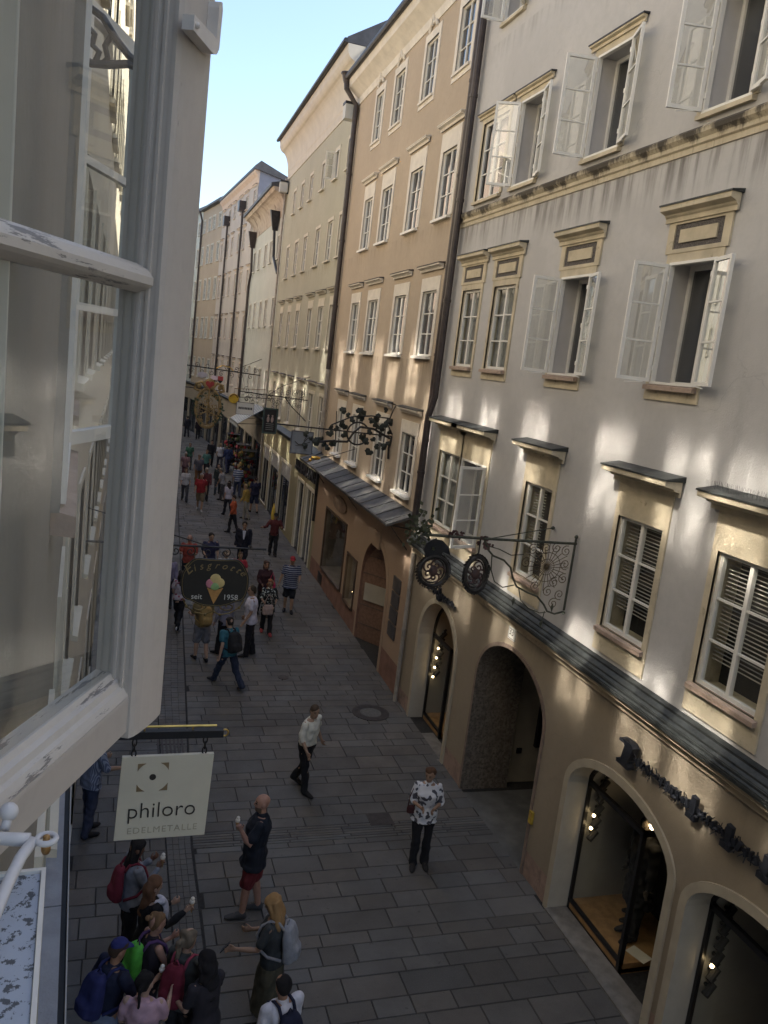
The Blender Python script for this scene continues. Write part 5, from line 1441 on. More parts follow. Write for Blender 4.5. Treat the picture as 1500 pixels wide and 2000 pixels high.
class Loft(MB):
    def loft(s, secs, n=12):
        """secs: (center, half-vector a, half-vector b)"""
        vs_ = []
        for c, a, b in secs:
            c = V3(c); a = V3(a); b = V3(b)
            vs_ += [c + a * math.cos(2 * math.pi * k / n) + b * math.sin(2 * math.pi * k / n) for k in range(n)]
        N = len(secs); fs = []
        for i in range(N - 1):
            for k in range(n): fs.append((i * n + k, i * n + (k + 1) % n, (i + 1) * n + (k + 1) % n, (i + 1) * n + k))
        fs += [tuple(range(n))[::-1], tuple((N - 1) * n + k for k in range(n))]
        s.add(vs_, fs)
    def limb(s, pts, rs, n=10, caps=True):
        pts = [V3(p) for p in pts]; rs = list(rs)
        if caps:
            d0 = (pts[0] - pts[1]).normalized(); d1 = (pts[-1] - pts[-2]).normalized()
            pts = [pts[0] + d0 * rs[0] * .75, pts[0] + d0 * rs[0] * .45] + pts + [pts[-1] + d1 * rs[-1] * .45, pts[-1] + d1 * rs[-1] * .75]
            rs = [rs[0] * .35, rs[0] * .8] + rs + [rs[-1] * .8, rs[-1] * .35]
        s.tube(pts, rs, n)

def rotx(v, a):   # positive tilts the up axis forward (+Y)
    c, s_ = math.cos(a), math.sin(a)
    return V3((v[0], v[1] * c + v[2] * s_, -v[1] * s_ + v[2] * c))
def down_dir(flex, abd, side):   # limb hanging down, swung forward by flex and out by abd
    d = V3((side * math.sin(abd), 0, -math.cos(abd)))
    c, s_ = math.cos(flex), math.sin(flex)
    return V3((d.x, -d.z * s_ + d.y * c, d.z * c + d.y * s_))

SK = {}
def skin(tone):
    if tone not in SK:
        c = {'light': (.40, .26, .19), 'tan': (.31, .195, .13), 'red': (.37, .21, .155), 'brown': (.16, .08, .05), 'olive': (.34, .19, .12)}[tone]
        SK[tone] = mat('skin_' + tone, c, .55, .08, 25)
    return SK[tone]
m_eye = mat('dark_eye', (.02, .015, .012), .3, .1, 9)
m_lip = mat('lip', (.30, .10, .08), .5, .1, 9)
CM = {}
def cloth(c, r=.9):
    if isinstance(c, bpy.types.Material): return c
    if c not in CM: CM[c] = mat('cloth_%d' % len(CM), c, r, .12, 14, bmp=.15, bscale=220)
    return CM[c]

def person(label, x, y, h, face, skin_t='light', legs=((8, 4), (-8, 8)), arms=((5, 8, 15, 0), (-5, 8, 15, 0)), lean=2, head=(0, 0), girth=1., fem=False,
           top=(.5, .5, .5), sleeve='short', hem=.88, bottom='trousers', bcol=(.02, .02, .025), shoes=(.02, .018, .018), hair='short', hcol=(.05, .03, .02),
           fine=True, cap=None, coat=False, voxel=None, name='person', cat='person', group=None, stance=.0, collar=True, curl=(25, 25), beard=None, z=None):
    """face: heading in degrees, 0 = looking up the street (+Y), 90 = towards the left house side (-X)"""
    k = h / 1.75; z0 = gz(y) if z is None else z
    e = empty(name, (x, y, z0), rad(face), label, cat, group)
    vx = voxel or (.0125 if fine else .017)
    ln = rad(lean)
    PEL = V3((0, 0, 0))
    sw = (.165 if fem else .185) * (1 + (girth - 1) * .3)
    U = lambda p: rotx(V3(p), ln)            # pelvis-relative upper-body point
    # --- legs (pelvis at origin first)
    J = {}
    hipw = .095
    low = 0
    for s_, (fl, kn), nm in ((-1, legs[0], 'L'), (1, legs[1], 'R')):
        hp = V3((s_ * hipw, 0, -.02)); a = rad(fl); b = rad(fl - kn)
        kne = hp + down_dir(a, rad(stance), s_) * .42
        ank = kne + down_dir(b, rad(stance * .5), s_) * .40
        J[nm + 'hip'], J[nm + 'knee'], J[nm + 'ank'] = hp, kne, ank
        pit = max(0, min(.7, rad(kn * .55 - fl * .3))) if kn > 12 else 0
        J[nm + 'toe'] = ank + V3((s_ * .02, .17 * math.cos(pit), -.055 - .17 * math.sin(pit)))
        J[nm + 'heel'] = ank + V3((0, -.055, -.055 + .05 * math.sin(pit)))
        low = min(low, J[nm + 'toe'].z, J[nm + 'heel'].z)
    lift = -low + .022
    O = V3((0, 0, lift))
    for q in list(J): J[q] = J[q] + O
    UP = lambda p: U(p) + O
    # --- arms
    for s_, (fl, ab, el, inw), nm in ((-1, arms[0], 'L'), (1, arms[1], 'R')):
        sh = V3((s_ * sw, -.005, .49))
        ud = down_dir(rad(fl), rad(ab), s_)
        elb = sh + ud * .285
        fd = down_dir(rad(fl + el), rad(ab) - rad(inw), s_)
        wr = elb + fd * .25
        td = down_dir(rad(fl + el + 90), 0, s_)
        J[nm + 'sh'], J[nm + 'elb'], J[nm + 'wr'] = UP(sh), UP(elb), UP(wr)
        J[nm + 'fd'] = U(fd); J[nm + 'td'] = U(td)
        J[nm + 'palm'] = UP(wr + fd * .075)
    g = girth
    tors = [(-.10, .125 * g, .10 * g, 0), (-.04, .165 * g, .115 * g, -.005), (.04, .170 * g, .118 * g, 0), (.14, .148 * g, .108 * g, .004 + .03 * (g - 1)), (.26, .160 * g, .118 * g, .006),
            (.38, .172 * (1 + (g - 1) * .6), .122 * g, .0), (.46, .160, .100, -.006), (.51, .105, .075, -.012), (.535, .062, .058, -.012)]
    if fem:
        tors[3] = (.14, .128 * g, .098 * g, .004); tors[4] = (.26, .145 * g, .112 * g, .008); tors[5] = (.36, .152 * g, .130 * g, .016); tors[6] = (.45, .142, .095, -.002)
    def torso(L, infl=0., zlo=-1, zhi=9):
        sec = []
        for z_, a, b, yo in tors:
            if z_ < zlo or z_ > zhi: continue
            sec.append((UP((0, yo, z_)), U((a + infl, 0, 0)), U((0, b + infl, 0))))
        L.loft(sec, 16)
        return L
    # head
    hy, hp_ = rad(head[0]), rad(head[1])
    hc0 = V3((0, .012, .68))
    def HD(p):      # head-local -> body
        p = rotx(V3(p), hp_)
        c, s_ = math.cos(hy), math.sin(hy)
        return UP(hc0 + V3((p.x * c - p.y * s_, p.x * s_ + p.y * c, p.z)))
    HV = lambda p: HD(p) - HD((0, 0, 0))
    Bd = Loft()
    torso(Bd)
    Bd.limb([UP((0, -.012, .50)), UP((0, -.004, .60))], [.056 if not fem else .05, .052 if not fem else .046], caps=False)
    Bd.limb([UP((0, -.004, .56)), HD((0, -.012, -.06))], [.054 if not fem else .047, .052 if not fem else .046])
    Bd.loft([(HD((0, yo, z_)), HV((a, 0, 0)), HV((0, b, 0))) for z_, a, b, yo in
             ((-.117, .022, .026, .040), (-.105, .042, .052, .026), (-.07, .058, .074, .012), (-.03, .066, .086, .004), (.01, .071, .093, -.001), (.05, .072, .094, -.004), (.085, .058, .076, -.006), (.108, .034, .046, -.006), (.117, .012, .016, -.006))], 16)
    Bd.loft([(HD((0, .088, .018)), HV((.010, 0, 0)), HV((0, .010, 0))), (HD((0, .098, -.014)), HV((.013, 0, 0)), HV((0, .013, 0))), (HD((0, .100, -.028)), HV((.016, 0, 0)), HV((0, .014, 0))), (HD((0, .090, -.038)), HV((.011, 0, 0)), HV((0, .010, 0)))], 8)
    for s_ in (-1, 1):
        Bd.loft([(HD((s_ * .074, -.008, -.036)), HV((.008, 0, 0)), HV((0, .012, 0))), (HD((s_ * .079, -.012, -.005)), HV((.010, 0, 0)), HV((0, .020, 0))), (HD((s_ * .076, -.012, .024)), HV((.008, 0, 0)), HV((0, .014, 0)))], 8)
    for nm, s_, cu in (('L', -1, curl[0]), ('R', 1, curl[1])):
        lg = 1.0 if not fem else .95
        Bd.limb([J[nm + 'hip'], J[nm + 'hip'].lerp(J[nm + 'knee'], .5), J[nm + 'knee'], J[nm + 'knee'].lerp(J[nm + 'ank'], .35), J[nm + 'ank']],
                [.088 * lg * (1 + (g - 1) * .4), .074 * lg, .056 * lg, .056 * lg, .038])
        Bd.limb([J[nm + 'ank'], J[nm + 'ank'].lerp(J[nm + 'toe'], .5), J[nm + 'toe']], [.038, .036, .026])
        Bd.limb([J[nm + 'sh'], J[nm + 'sh'].lerp(J[nm + 'elb'], .5), J[nm + 'elb'], J[nm + 'elb'].lerp(J[nm + 'wr'], .3), J[nm + 'wr']],
                [.056, .047, .040, .040, .026] if not fem else [.048, .040, .034, .034, .023])
        w, d, t = J[nm + 'wr'], J[nm + 'fd'].normalized(), J[nm + 'td'].normalized()
        n_ = d.cross(t).normalized() * s_          # palm normal, towards the body
        Bd.loft([(w - d * .01, t * .026, n_ * .019), (w + d * .03, t * .036, n_ * .016), (w + d * .085, t * .040, n_ * .014)], 10)
        c = rad(cu)
        for off, l1, l2 in ((.030, .036, .032), (.010, .041, .036), (-.011, .038, .033), (-.030, .030, .026)):
            b0 = w + d * .08 + t * off
            d1 = d * math.cos(c * .6) + n_ * math.sin(c * .6); d2 = d * math.cos(c * 1.5) + n_ * math.sin(c * 1.5)
            Bd.limb([b0, b0 + d1 * l1, b0 + d1 * l1 + d2 * l2], [.0092, .0088, .0078], 6)
        b0 = w + d * .025 + t * .032
        d1 = (d * .75 + t * .65 + n_ * .2).normalized(); d2 = (d * .95 + t * .1 + n_ * .35).normalized()
        Bd.limb([b0, b0 + d1 * .042, b0 + d1 * .042 + d2 * .03], [.012, .0105, .0088], 6)
    Bd.v = [tuple(V3(p) * k) for p in Bd.v]
    body = remesh_obj('body', Bd, vx * .85 if fine else vx, 2, [skin(skin_t), m_eye, m_lip, cloth(hcol)], e)
    # facial features as material regions
    me = body.data
    cen = np.empty(len(me.polygons) * 3, np.float32); me.polygons.foreach_get('center', cen); cen = cen.reshape(-1, 3)
    mi = np.zeros(len(me.polygons), np.int32)
    o0 = np.array(HD((0, 0, 0))) * k; ax = [np.array(HV(v)) for v in ((1, 0, 0), (0, 1, 0), (0, 0, 1))]
    q = (cen - o0) / k; L_ = np.stack([q @ a for a in ax], 1)
    fr = (L_[:, 1] > .05) & (np.abs(L_[:, 2]) < .14) & (np.abs(L_[:, 0]) < .09)
    for s_ in (-1, 1):
        mi[fr & ((L_[:, 0] - s_ * .031) ** 2 / .014 ** 2 + (L_[:, 2] - .004) ** 2 / .0085 ** 2 < 1)] = 1
        mi[fr & ((L_[:, 0] - s_ * .032) ** 2 / .020 ** 2 + (L_[:, 2] - .026) ** 2 / .0065 ** 2 < 1)] = 3
    mi[fr & (L_[:, 0] ** 2 / .024 ** 2 + (L_[:, 2] + .062) ** 2 / .0075 ** 2 < 1)] = 2
    if beard: mi[(L_[:, 1] > .0) & (L_[:, 2] < -.045) & (L_[:, 2] > -.125) & (np.abs(L_[:, 0]) < .075) & (mi != 2)] = 3
    me.polygons.foreach_set('material_index', mi); me.update()
    sd = random.randrange(9999)
    def cloth_part(nm, L, col, folds=.006, vox=None):
        L.v = [tuple(V3(p) * k) for p in L.v]
        return remesh_obj(nm, L, vox or vx, 2, [cloth(col)], e, folds, sd)
    # shirt or coat
    T = Loft()
    zl = (hem - .93) - .02
    infl = .020 if not coat else .034
    sec = []
    zs_ = [t for t in tors if t[0] < .52]
    if zl < -.10:
        for z_ in np.linspace(zl, -.12, 4):
            wd = (.175 + (.02 if coat else .012) + (-.1 - z_) * .10) * g
            sec.append((UP((0, .0, z_)), U((wd + infl * .6, 0, 0)), U((0, .128 * g + infl + (-.1 - z_) * .08, 0))))
    for z_, a, b, yo in zs_:
        if z_ >= max(zl, -.12) - .03:
            if z_ < .02 and a < .17 * g: a, b = .168 * g, .118 * g
            sec.append((UP((0, yo, max(z_, zl))), U((a + infl, 0, 0)), U((0, b + infl, 0))))
    T.loft(sec, 18)
    if sleeve != 'none':
        for nm in 'LR':
            a, b, c = J[nm + 'sh'], J[nm + 'elb'], J[nm + 'wr']
            ex = .011 if not coat else .026
            base = .056 if not fem else .049
            if sleeve == 'short': T.limb([a, a.lerp(b, .35), a.lerp(b, .72)], [base + ex, base + ex * 1.1, base + ex * 1.15])
            elif sleeve == 'elbow': T.limb([a, a.lerp(b, .5), b, b.lerp(c, .12)], [base + ex, base + ex, base + ex * .8, base + ex * .6])
            else: T.limb([a, a.lerp(b, .5), b, b.lerp(c, .5), b.lerp(c, .97)], [base + ex, base + ex * .9, base + ex * .4, base + ex * .2, base * .72])
    if collar: T.limb([UP((0, -.014, .49)), UP((0, -.010, .555))], [.075, .066], caps=False)
    cloth_part('coat' if coat else 'shirt', T, top, .0075 if not coat else .011)
    # lower garment
    Bt = Loft()
    Bt.loft([(UP((0, yo, z_)), U((a + .014, 0, 0)), U((0, b + .014, 0))) for z_, a, b, yo in tors[:4] if z_ < .12], 16)
    if bottom in ('trousers', 'shorts', 'capri'):
        for nm in 'LR':
            hp2, kn2, an2 = J[nm + 'hip'], J[nm + 'knee'], J[nm + 'ank']
            lg = 1 if not fem else .95
            if bottom == 'shorts': Bt.limb([hp2, hp2.lerp(kn2, .5), hp2.lerp(kn2, .93)], [.108 * lg, .102 * lg, .098 * lg])
            elif bottom == 'capri': Bt.limb([hp2, hp2.lerp(kn2, .5), kn2, kn2.lerp(an2, .5)], [.104, .09, .074, .068])
            else: Bt.limb([hp2, hp2.lerp(kn2, .5), kn2, kn2.lerp(an2, .5), an2 + V3((0, 0, -.02))], [.105 * lg, .093 * lg, .077 * lg, .074 * lg, .070])
    else:
        ln_ = .42 if bottom == 'skirt' else .62
        kk = (J['Lknee'] + J['Rknee']) / 2; hh = (J['Lhip'] + J['Rhip']) / 2
        dd = (kk - hh).normalized()
        Bt.loft([(hh + V3((0, 0, .04)), V3((.19, 0, 0)), V3((0, .135, 0))), (hh + dd * .15, V3((.215, 0, 0)), V3((0, .165, 0))), (hh + dd * ln_, V3((.235, 0, 0)), V3((0, .20, 0)))], 16)
    cloth_part({'trousers': 'trousers', 'shorts': 'shorts', 'capri': 'trousers', 'skirt': 'skirt', 'dress': 'skirt'}[bottom], Bt, bcol, .010)
    # shoes
    for nm in 'LR':
        Sh = Loft(); an2, to, he = J[nm + 'ank'], J[nm + 'toe'], J[nm + 'heel']
        f = (to - he).normalized(); sd_ = V3((1, 0, 0)); up = sd_.cross(f)
        Sh.loft([(he - f * .012 + up * .02, sd_ * .022, up * .022), (he + f * .01 + up * .034, sd_ * .040, up * .056), (he.lerp(to, .4) + up * .034, sd_ * .046, up * .058), (he.lerp(to, .72) + up * .016, sd_ * .052, up * .040), (to + up * .006, sd_ * .048, up * .030), (to + f * .05 + up * .0, sd_ * .026, up * .016)], 12)
        cloth_part('shoe', Sh, shoes, 0, vx * .8)
    # hair / cap
    if hair != 'bald':
        Hh = Loft()
        full = .012 if hair == 'short' else .02
        sec = [(-.055, .052, .040, -.058), (-.01, .070 + full * .5, .066, -.040), (.03, .074 + full, .078, -.026), (.06, .074 + full, .090, -.010), (.092, .060 + full, .078 + full * .5, -.008), (.118, .034 + full, .044 + full, -.010), (.128 + full * .4, .012, .016, -.010)]
        Hh.loft([(HD((0, yo, z_)), HV((a, 0, 0)), HV((0, b, 0))) for z_, a, b, yo in sec], 16)
        if hair in ('long', 'bob', 'wild'):
            ll = {'long': .34, 'bob': .14, 'wild': .30}[hair]; wd = .075 if hair != 'wild' else .105
            Hh.loft([(HD((0, -.045, .07)), HV((wd, 0, 0)), HV((0, .065, 0))), (HD((0, -.050, -.02)), HV((wd + .014, 0, 0)), HV((0, .062, 0))), (HD((0, -.052, -.02)) + U((0, -.02, -ll * .5)), HV((wd + .018, 0, 0)), HV((0, .052, 0))), (HD((0, -.055, -.02)) + U((0, -.045, -ll)), HV((wd * .75, 0, 0)), HV((0, .032, 0)))], 14)
            for s_ in (-1, 1):
                Hh.limb([HD((s_ * .068, .015, .05)), HD((s_ * .080, .0, -.03)), HD((s_ * .082, -.01, -.09)) + U((0, 0, -ll * .15))], [.022, .026, .02], 8)
        if hair == 'pony':
            Hh.limb([HD((0, -.095, .03)), HD((0, -.135, .0)), HD((0, -.130, -.09)), HD((0, -.12, -.19))], [.026, .034, .034, .014], 8)
        if hair == 'bun': Hh.limb([HD((0, -.095, .06)), HD((0, -.125, .075))], [.035, .04], 10)
        Hh.v = [tuple(V3(p) * k) for p in Hh.v]
        m_h = cloth(hcol, .6)
        remesh_obj('hair', Hh, vx * .8, 1, [m_h], e, .009 if hair in ('short',) else .015, sd + 1)
    if cap is not None:
        Hc = Loft()
        Hc.loft([(HD((0, yo, z_)), HV((a, 0, 0)), HV((0, b, 0))) for z_, a, b, yo in ((.038, .083, .104, -.006), (.075, .083, .104, -.008), (.108, .068, .086, -.008), (.132, .034, .044, -.008), (.138, .008, .01, -.008))], 16)
        Hc.loft([(HD((0, .06, .050)), HV((.078, 0, 0)), HV((0, 0, .008))), (HD((0, .125, .046)), HV((.074, 0, 0)), HV((0, 0, .008))), (HD((0, .175, .036)), HV((.045, 0, 0)), HV((0, 0, .008)))], 12)
        Hc.v = [tuple(V3(p) * k) for p in Hc.v]
        remesh_obj('cap', Hc, vx * .7, 1, [cloth(cap)], e)
    M = Matrix.Translation((x, y, z0)) @ Matrix.Rotation(rad(face), 4, 'Z')
    e_info = {'M': M, 'k': k, 'J': J, 'UP': UP, 'U': U, 'HD': HD, 'face': rad(face), 'g': g, 'fem': fem}
    return e, e_info

def world(pi, p): return pi['M'] @ (V3(p) * pi['k'])
def backpack(pi, label, col, size=1., straps=None, scol=None):
    o = world(pi, pi['UP']((0, -.20, .28)))
    e = empty('backpack', o, pi['face'], label, 'backpack')
    L = Loft(); k = pi['k']; D = pi['UP']((0, -.20, .28))
    P = lambda p: (pi['UP'](p) - D) * k
    n = 14
    def rr(z_, w, y0, y1):
        vs_ = []
        for q in range(n):
            t = 2 * math.pi * q / n; c, s_ = math.cos(t), math.sin(t)
            vs_.append(P((w * abs(c) ** .5 * (1 if c > 0 else -1), (y0 + y1) / 2 + (y1 - y0) / 2 * abs(s_) ** .6 * (1 if s_ > 0 else -1), z_)))
        return vs_
    gd = .125 * pi['g'] + .015
    secs = [rr(z_, w * size, -gd - d * size, -gd + .01) for z_, w, d in ((.02, .10, .09), (.05, .145, .15), (.18, .155, .17), (.34, .15, .15), (.45, .125, .11), (.49, .08, .07))]
    vs_ = [p for s_ in secs for p in s_]; fs = []
    for i in range(len(secs) - 1):
        for q in range(n): fs.append((i * n + q, i * n + (q + 1) % n, (i + 1) * n + (q + 1) % n, (i + 1) * n + q))
    fs += [tuple(range(n)), tuple((len(secs) - 1) * n + q for q in range(n))]
    L.add(vs_, fs)
    secs = [rr(z_, w * size, -gd - d * size, -gd - .10 * size) for z_, w, d in ((.06, .09, .17), (.09, .115, .21), (.2, .115, .21), (.25, .09, .17))]
    vs_ = [p for s_ in secs for p in s_]; fs = []
    for i in range(len(secs) - 1):
        for q in range(n): fs.append((i * n + q, i * n + (q + 1) % n, (i + 1) * n + (q + 1) % n, (i + 1) * n + q))
    fs += [tuple(range(n)), tuple((len(secs) - 1) * n + q for q in range(n))]
    L.add(vs_, fs)
    remesh_obj('bag', L, .014, 2, [cloth(col)], e, .004, 3)
    S2 = MB()
    for s_ in (-1, 1):
        S2.tube([P((s_ * .085, -gd - .01, .44)), P((s_ * .09, -.09, .53)), P((s_ * .095, .0, .535)), P((s_ * .105, .105, .46)), P((s_ * .115, .148 * pi['g'], .34)), P((s_ * .150, .125, .2)), P((s_ * .19, .0, .14)), P((s_ * .13, -gd, .08))], .017, 8)
    S2.tube([P((-.04, -gd - .03, .48)), P((0, -gd - .03, .54)), P((.04, -gd - .03, .48))], .008, 6)
    S2.build('strap', cloth(scol or col), e, smooth=True)
    return e
m_cone = mat('wafer_cone', (.42, .24, .10), .7, .12, 60)
m_ice = mat('vanilla_ice', (.72, .68, .60), .5, .05, 20)
def icecream(pi, hand, label, m=None):
    J = pi['J']; p = world(pi, J[hand + 'palm'] + J[hand + 'td'] * .0 + V3((0, .02, .02)))
    e = empty('ice_cream', p, 0, label, 'ice cream')
    MB().lathe([(.004, -.09), (.026, .02), (.027, .03), (.022, .03)], (0, 0, 0), 12).build('cone', m_cone, e, smooth=True)
    mb = MB(); mb.sphere((0, 0, .05), .032, 0, 12); mb.sphere((.004, .0, .085), .024, 0, 10); mb.build('scoop', m or m_ice, e, smooth=True)
    return e
def handbag(pi, off, label, col, w=.16, h=.2, d=.07):
    o = world(pi, pi['UP'](off)); e = empty('shoulder_bag', o, pi['face'], label, 'bag')
    L = Loft(); n = 14; secs = []
    for z_, a, b in ((-h, w * .8, d * .7), (-h * .9, w * .98, d), (-h * .3, w, d), (.0, w * .85, d * .6), (.02, w * .7, d * .3)):
        secs.append(((0, 0, z_), (a, 0, 0), (0, b, 0)))
    L.loft(secs, 16)
    remesh_obj('bag', L, .012, 1, [cloth(col)], e, .004, 5)
    MB().tube([(-w * .7, 0, 0), (-w * .5, .0, .16), (0, 0, .30), (w * .5, 0, .16), (w * .7, 0, 0)], .010, 6).build('strap', cloth(col), e, smooth=True)
    return e
def phone(pi, hand, label):
    J = pi['J']; p = world(pi, J[hand + 'palm'] + J[hand + 'fd'] * .05 + V3((0, .0, .02)))
    e = empty('mobile_phone', p, pi['face'], label, 'phone'); e.rotation_euler = (rad(-55), 0, pi['face'])
    MB().box(-.036, .036, -.075, .075, -.004, .004).build('case', m_black, e)
    MB().box(-.033, .033, -.068, .068, .0042, .006).build('screen', mat('phone_screen', (.05, .055, .065), .1, .1, 5), e)
    return e

sage = (.11, .13, .12)
# -------- nearest figures
p, pi = person('man in a white shirt with rolled sleeves and black trousers running across the paving', 3.45, 13.15, 1.70, -140, 'tan', legs=((-10, 22), (12, 6)), arms=((-12, 22, 42, 10), (10, 16, 40, 8)), lean=7, head=(-25, 0), girth=1.06,
               top=(.60, .58, .50), sleeve='elbow', hem=.97, bcol=(.010, .010, .012), hair='short', hcol=(.07, .045, .028))
p, pi = person('woman in a white and grey patterned blouse with dark trousers clasping her hands', 4.85, 10.84, 1.68, 165, 'tan', legs=((4, 3), (10, 6)), arms=((8, 14, 78, 48), (8, 14, 82, 46)), lean=2, head=(-28, 8), girth=1.14, fem=True,
               top=blotches('white_grey_print', (.60, .60, .62), (.07, .07, .085), 13, .56), sleeve='elbow', hem=.82, bcol=(.012, .012, .015), hair='short', hcol=(.09, .045, .025), curl=(60, 60))
handbag(pi, (.24, .06, .12), 'small dark red purse at the hip of the woman in the patterned blouse', (.06, .02, .02), .07, .12, .03)
p, pi = person('bald man in a dark navy polo and red shorts holding up an ice cream', 2.06, 10.0, 1.84, 78, 'red', legs=((8, 4), (-6, 4)), arms=((22, 14, 128, 8), (-6, 10, 20, 6)), lean=-4, head=(8, 0), girth=1.18,
               top=(.012, .016, .026), sleeve='short', hem=.78, bottom='shorts', bcol=(.15, .022, .028), shoes=(.06, .06, .065), hair='bald', hcol=(.12, .08, .06), curl=(75, 25), beard=True)
icecream(pi, 'L', 'ice cream cone raised by the bald man in the navy polo')
p, pi = person('blonde woman in a dark grey tee and olive skirt holding out her phone', 1.98, 8.06, 1.70, 62, 'tan', legs=((3, 2), (-3, 3)), arms=((24, 12, 62, 6), (14, 10, 70, 24)), lean=3, head=(4, 14), girth=1.05, fem=True,
               top=(.045, .05, .052), sleeve='short', hem=.90, bottom='dress', bcol=(.085, .08, .055), hair='wild', hcol=(.34, .20, .085), curl=(55, 40))
backpack(pi, 'pale grey backpack on the blonde woman with the phone', (.28, .29, .32), .9, scol=(.30, .30, .32))
phone(pi, 'L', 'black phone held out by the blonde woman')
p, pi = person('dark haired boy in a white tee with wide navy straps at the bottom edge', 1.86, 6.92, 1.62, 20, 'olive', legs=((3, 2), (-3, 3)), arms=((5, 8, 20, 0), (5, 8, 20, 0)), top=(.58, .57, .62), hair='short', hcol=(.012, .010, .010), bcol=(.03, .03, .05))
backpack(pi, 'navy backpack of the boy in the white tee', (.015, .018, .04), .95)
p, pi = person('man in a blue striped shirt and jeans standing by the wall below the sash', -.12, 12.18, 1.78, -60, 'tan', legs=((4, 2), (-5, 4)), arms=((18, 10, 62, 14), (20, 10, 60, 10)), girth=1.05,
               top=stripes('blue_white_stripes', (.24, .27, .34), (.09, .11, .18), 55, 0), sleeve='elbow', hem=.84, bcol=(.045, .055, .095), shoes=(.015, .013, .013), hcol=(.05, .03, .02), curl=(50, 50))
p, pi = person('girl in a grey hooded jacket with long black hair eating an ice cream', .44, 9.33, 1.68, -72, 'brown', legs=((3, 2), (-3, 3)), arms=((20, 6, 112, 20), (26, 6, 118, 20)), lean=3, head=(0, 10), fem=True,
               top=(.20, .215, .25), sleeve='long', hem=.86, bcol=(.010, .010, .012), hair='long', hcol=(.010, .008, .008), curl=(70, 70), shoes=(.05, .05, .05))
backpack(pi, 'slim dark red backpack on the girl in the grey jacket', (.16, .02, .035), .75)
icecream(pi, 'R', 'ice cream cone in the hand of the girl in the grey jacket')
p, pi = person('woman with brown hair in a black jacket over a white scarf with an ice cream', .62, 8.62, 1.66, -75, 'light', legs=((3, 2), (-3, 3)), arms=((18, 6, 90, 20), (34, 8, 92, 6)), lean=3, head=(5, 12), fem=True,
               top=(.012, .012, .014), sleeve='long', hem=.84, bcol=(.012, .012, .014), hair='long', hcol=(.13, .065, .035), curl=(70, 70))
icecream(pi, 'R', 'ice cream cone held out by the woman in the black jacket')
sc_ = empty('scarf', world(pi, pi['UP']((0, .08, .48))), pi['face'], 'white scarf around the neck of the woman in the black jacket', 'scarf')
L = Loft(); L.limb([(-.07, -.06, .03), (-.05, .02, -.01), (.0, .07, -.05), (.02, .09, -.16), (.03, .08, -.26)], [.03, .04, .05, .05, .035]); L.limb([(.07, -.06, .03), (.05, .03, .0), (.0, .07, -.04)], [.03, .04, .04])
remesh_obj('cloth', L, .012, 1, [cloth((.52, .52, .58))], sc_, .006, 4)
p, pi = person('woman with tied up fair hair in a dark sleeveless top with an ice cream', .62, 7.96, 1.67, -72, 'red', legs=((3, 2), (-3, 3)), arms=((14, 8, 96, 12), (26, 8, 108, 12)), lean=4, head=(0, 10), fem=True,
               top=(.03, .022, .03), sleeve='none', hem=.88, bcol=(.02, .02, .03), hair='bun', hcol=(.17, .10, .05), curl=(70, 70))
icecream(pi, 'R', 'ice cream cone in front of the woman with the tied up fair hair')
backpack(pi, 'bright green and black backpack behind the woman with tied up hair', mat('bright_green_bag', (.09, .42, .05), .7, .2, 9, dirt=(9, .58, .9), dirtcol=(.01, .02, .01)), .9, scol=(.10, .05, .14))
p, pi = person('boy in a blue cap and dark tee holding an ice cream by the ledge', .20, 7.60, 1.66, -58, 'olive', legs=((3, 2), (-3, 3)), arms=((-6, 14, 40, 10), (30, 14, 82, 14)), lean=8, head=(0, 10),
               top=(.016, .02, .045), sleeve='short', hem=1.0, bcol=(.20, .24, .33), hair='short', hcol=(.05, .03, .02), cap=(.025, .03, .14), curl=(30, 70))
backpack(pi, 'blue backpack on the boy with the blue cap', (.02, .025, .10), 1.0)
icecream(pi, 'R', 'ice cream cone in the outstretched hand of the boy with the blue cap')
p, pi = person('woman with grey-brown hair in a dark grey tee with red-pink straps', .95, 7.66, 1.66, -40, 'light', legs=((3, 2), (-3, 3)), arms=((12, 8, 70, 30), (14, 8, 80, 25)), lean=4, head=(-15, 6), fem=True,
               top=(.06, .065, .065), sleeve='short', hem=.86, bcol=(.03, .03, .035), hair='pony', hcol=(.15, .12, .085), curl=(60, 60))
backpack(pi, 'dark red backpack on the woman with the grey-brown ponytail', (.14, .015, .03), .9, scol=(.28, .05, .09))
p, pi = person('woman with long black hair in a dark top at the right of the queue', 1.16, 7.28, 1.66, 30, 'light', legs=((3, 2), (-3, 3)), arms=((12, 10, 70, 20), (24, 10, 88, -10)), lean=3, head=(10, 8), fem=True,
               top=(.028, .025, .032), sleeve='short', hem=.86, bcol=(.02, .02, .025), hair='long', hcol=(.013, .011, .012), curl=(55, 55))
p, pi = person('person in a pale pink top with dark tied hair at the bottom of the queue', .53, 7.14, 1.62, -15, 'light', legs=((3, 2), (-3, 3)), arms=((10, 12, 60, 25), (22, 10, 95, 10)), lean=4, head=(-10, 8), fem=True, girth=1.1,
               top=(.46, .30, .36), sleeve='short', hem=.86, bcol=(.03, .03, .05), hair='pony', hcol=(.010, .008, .008), curl=(55, 60))
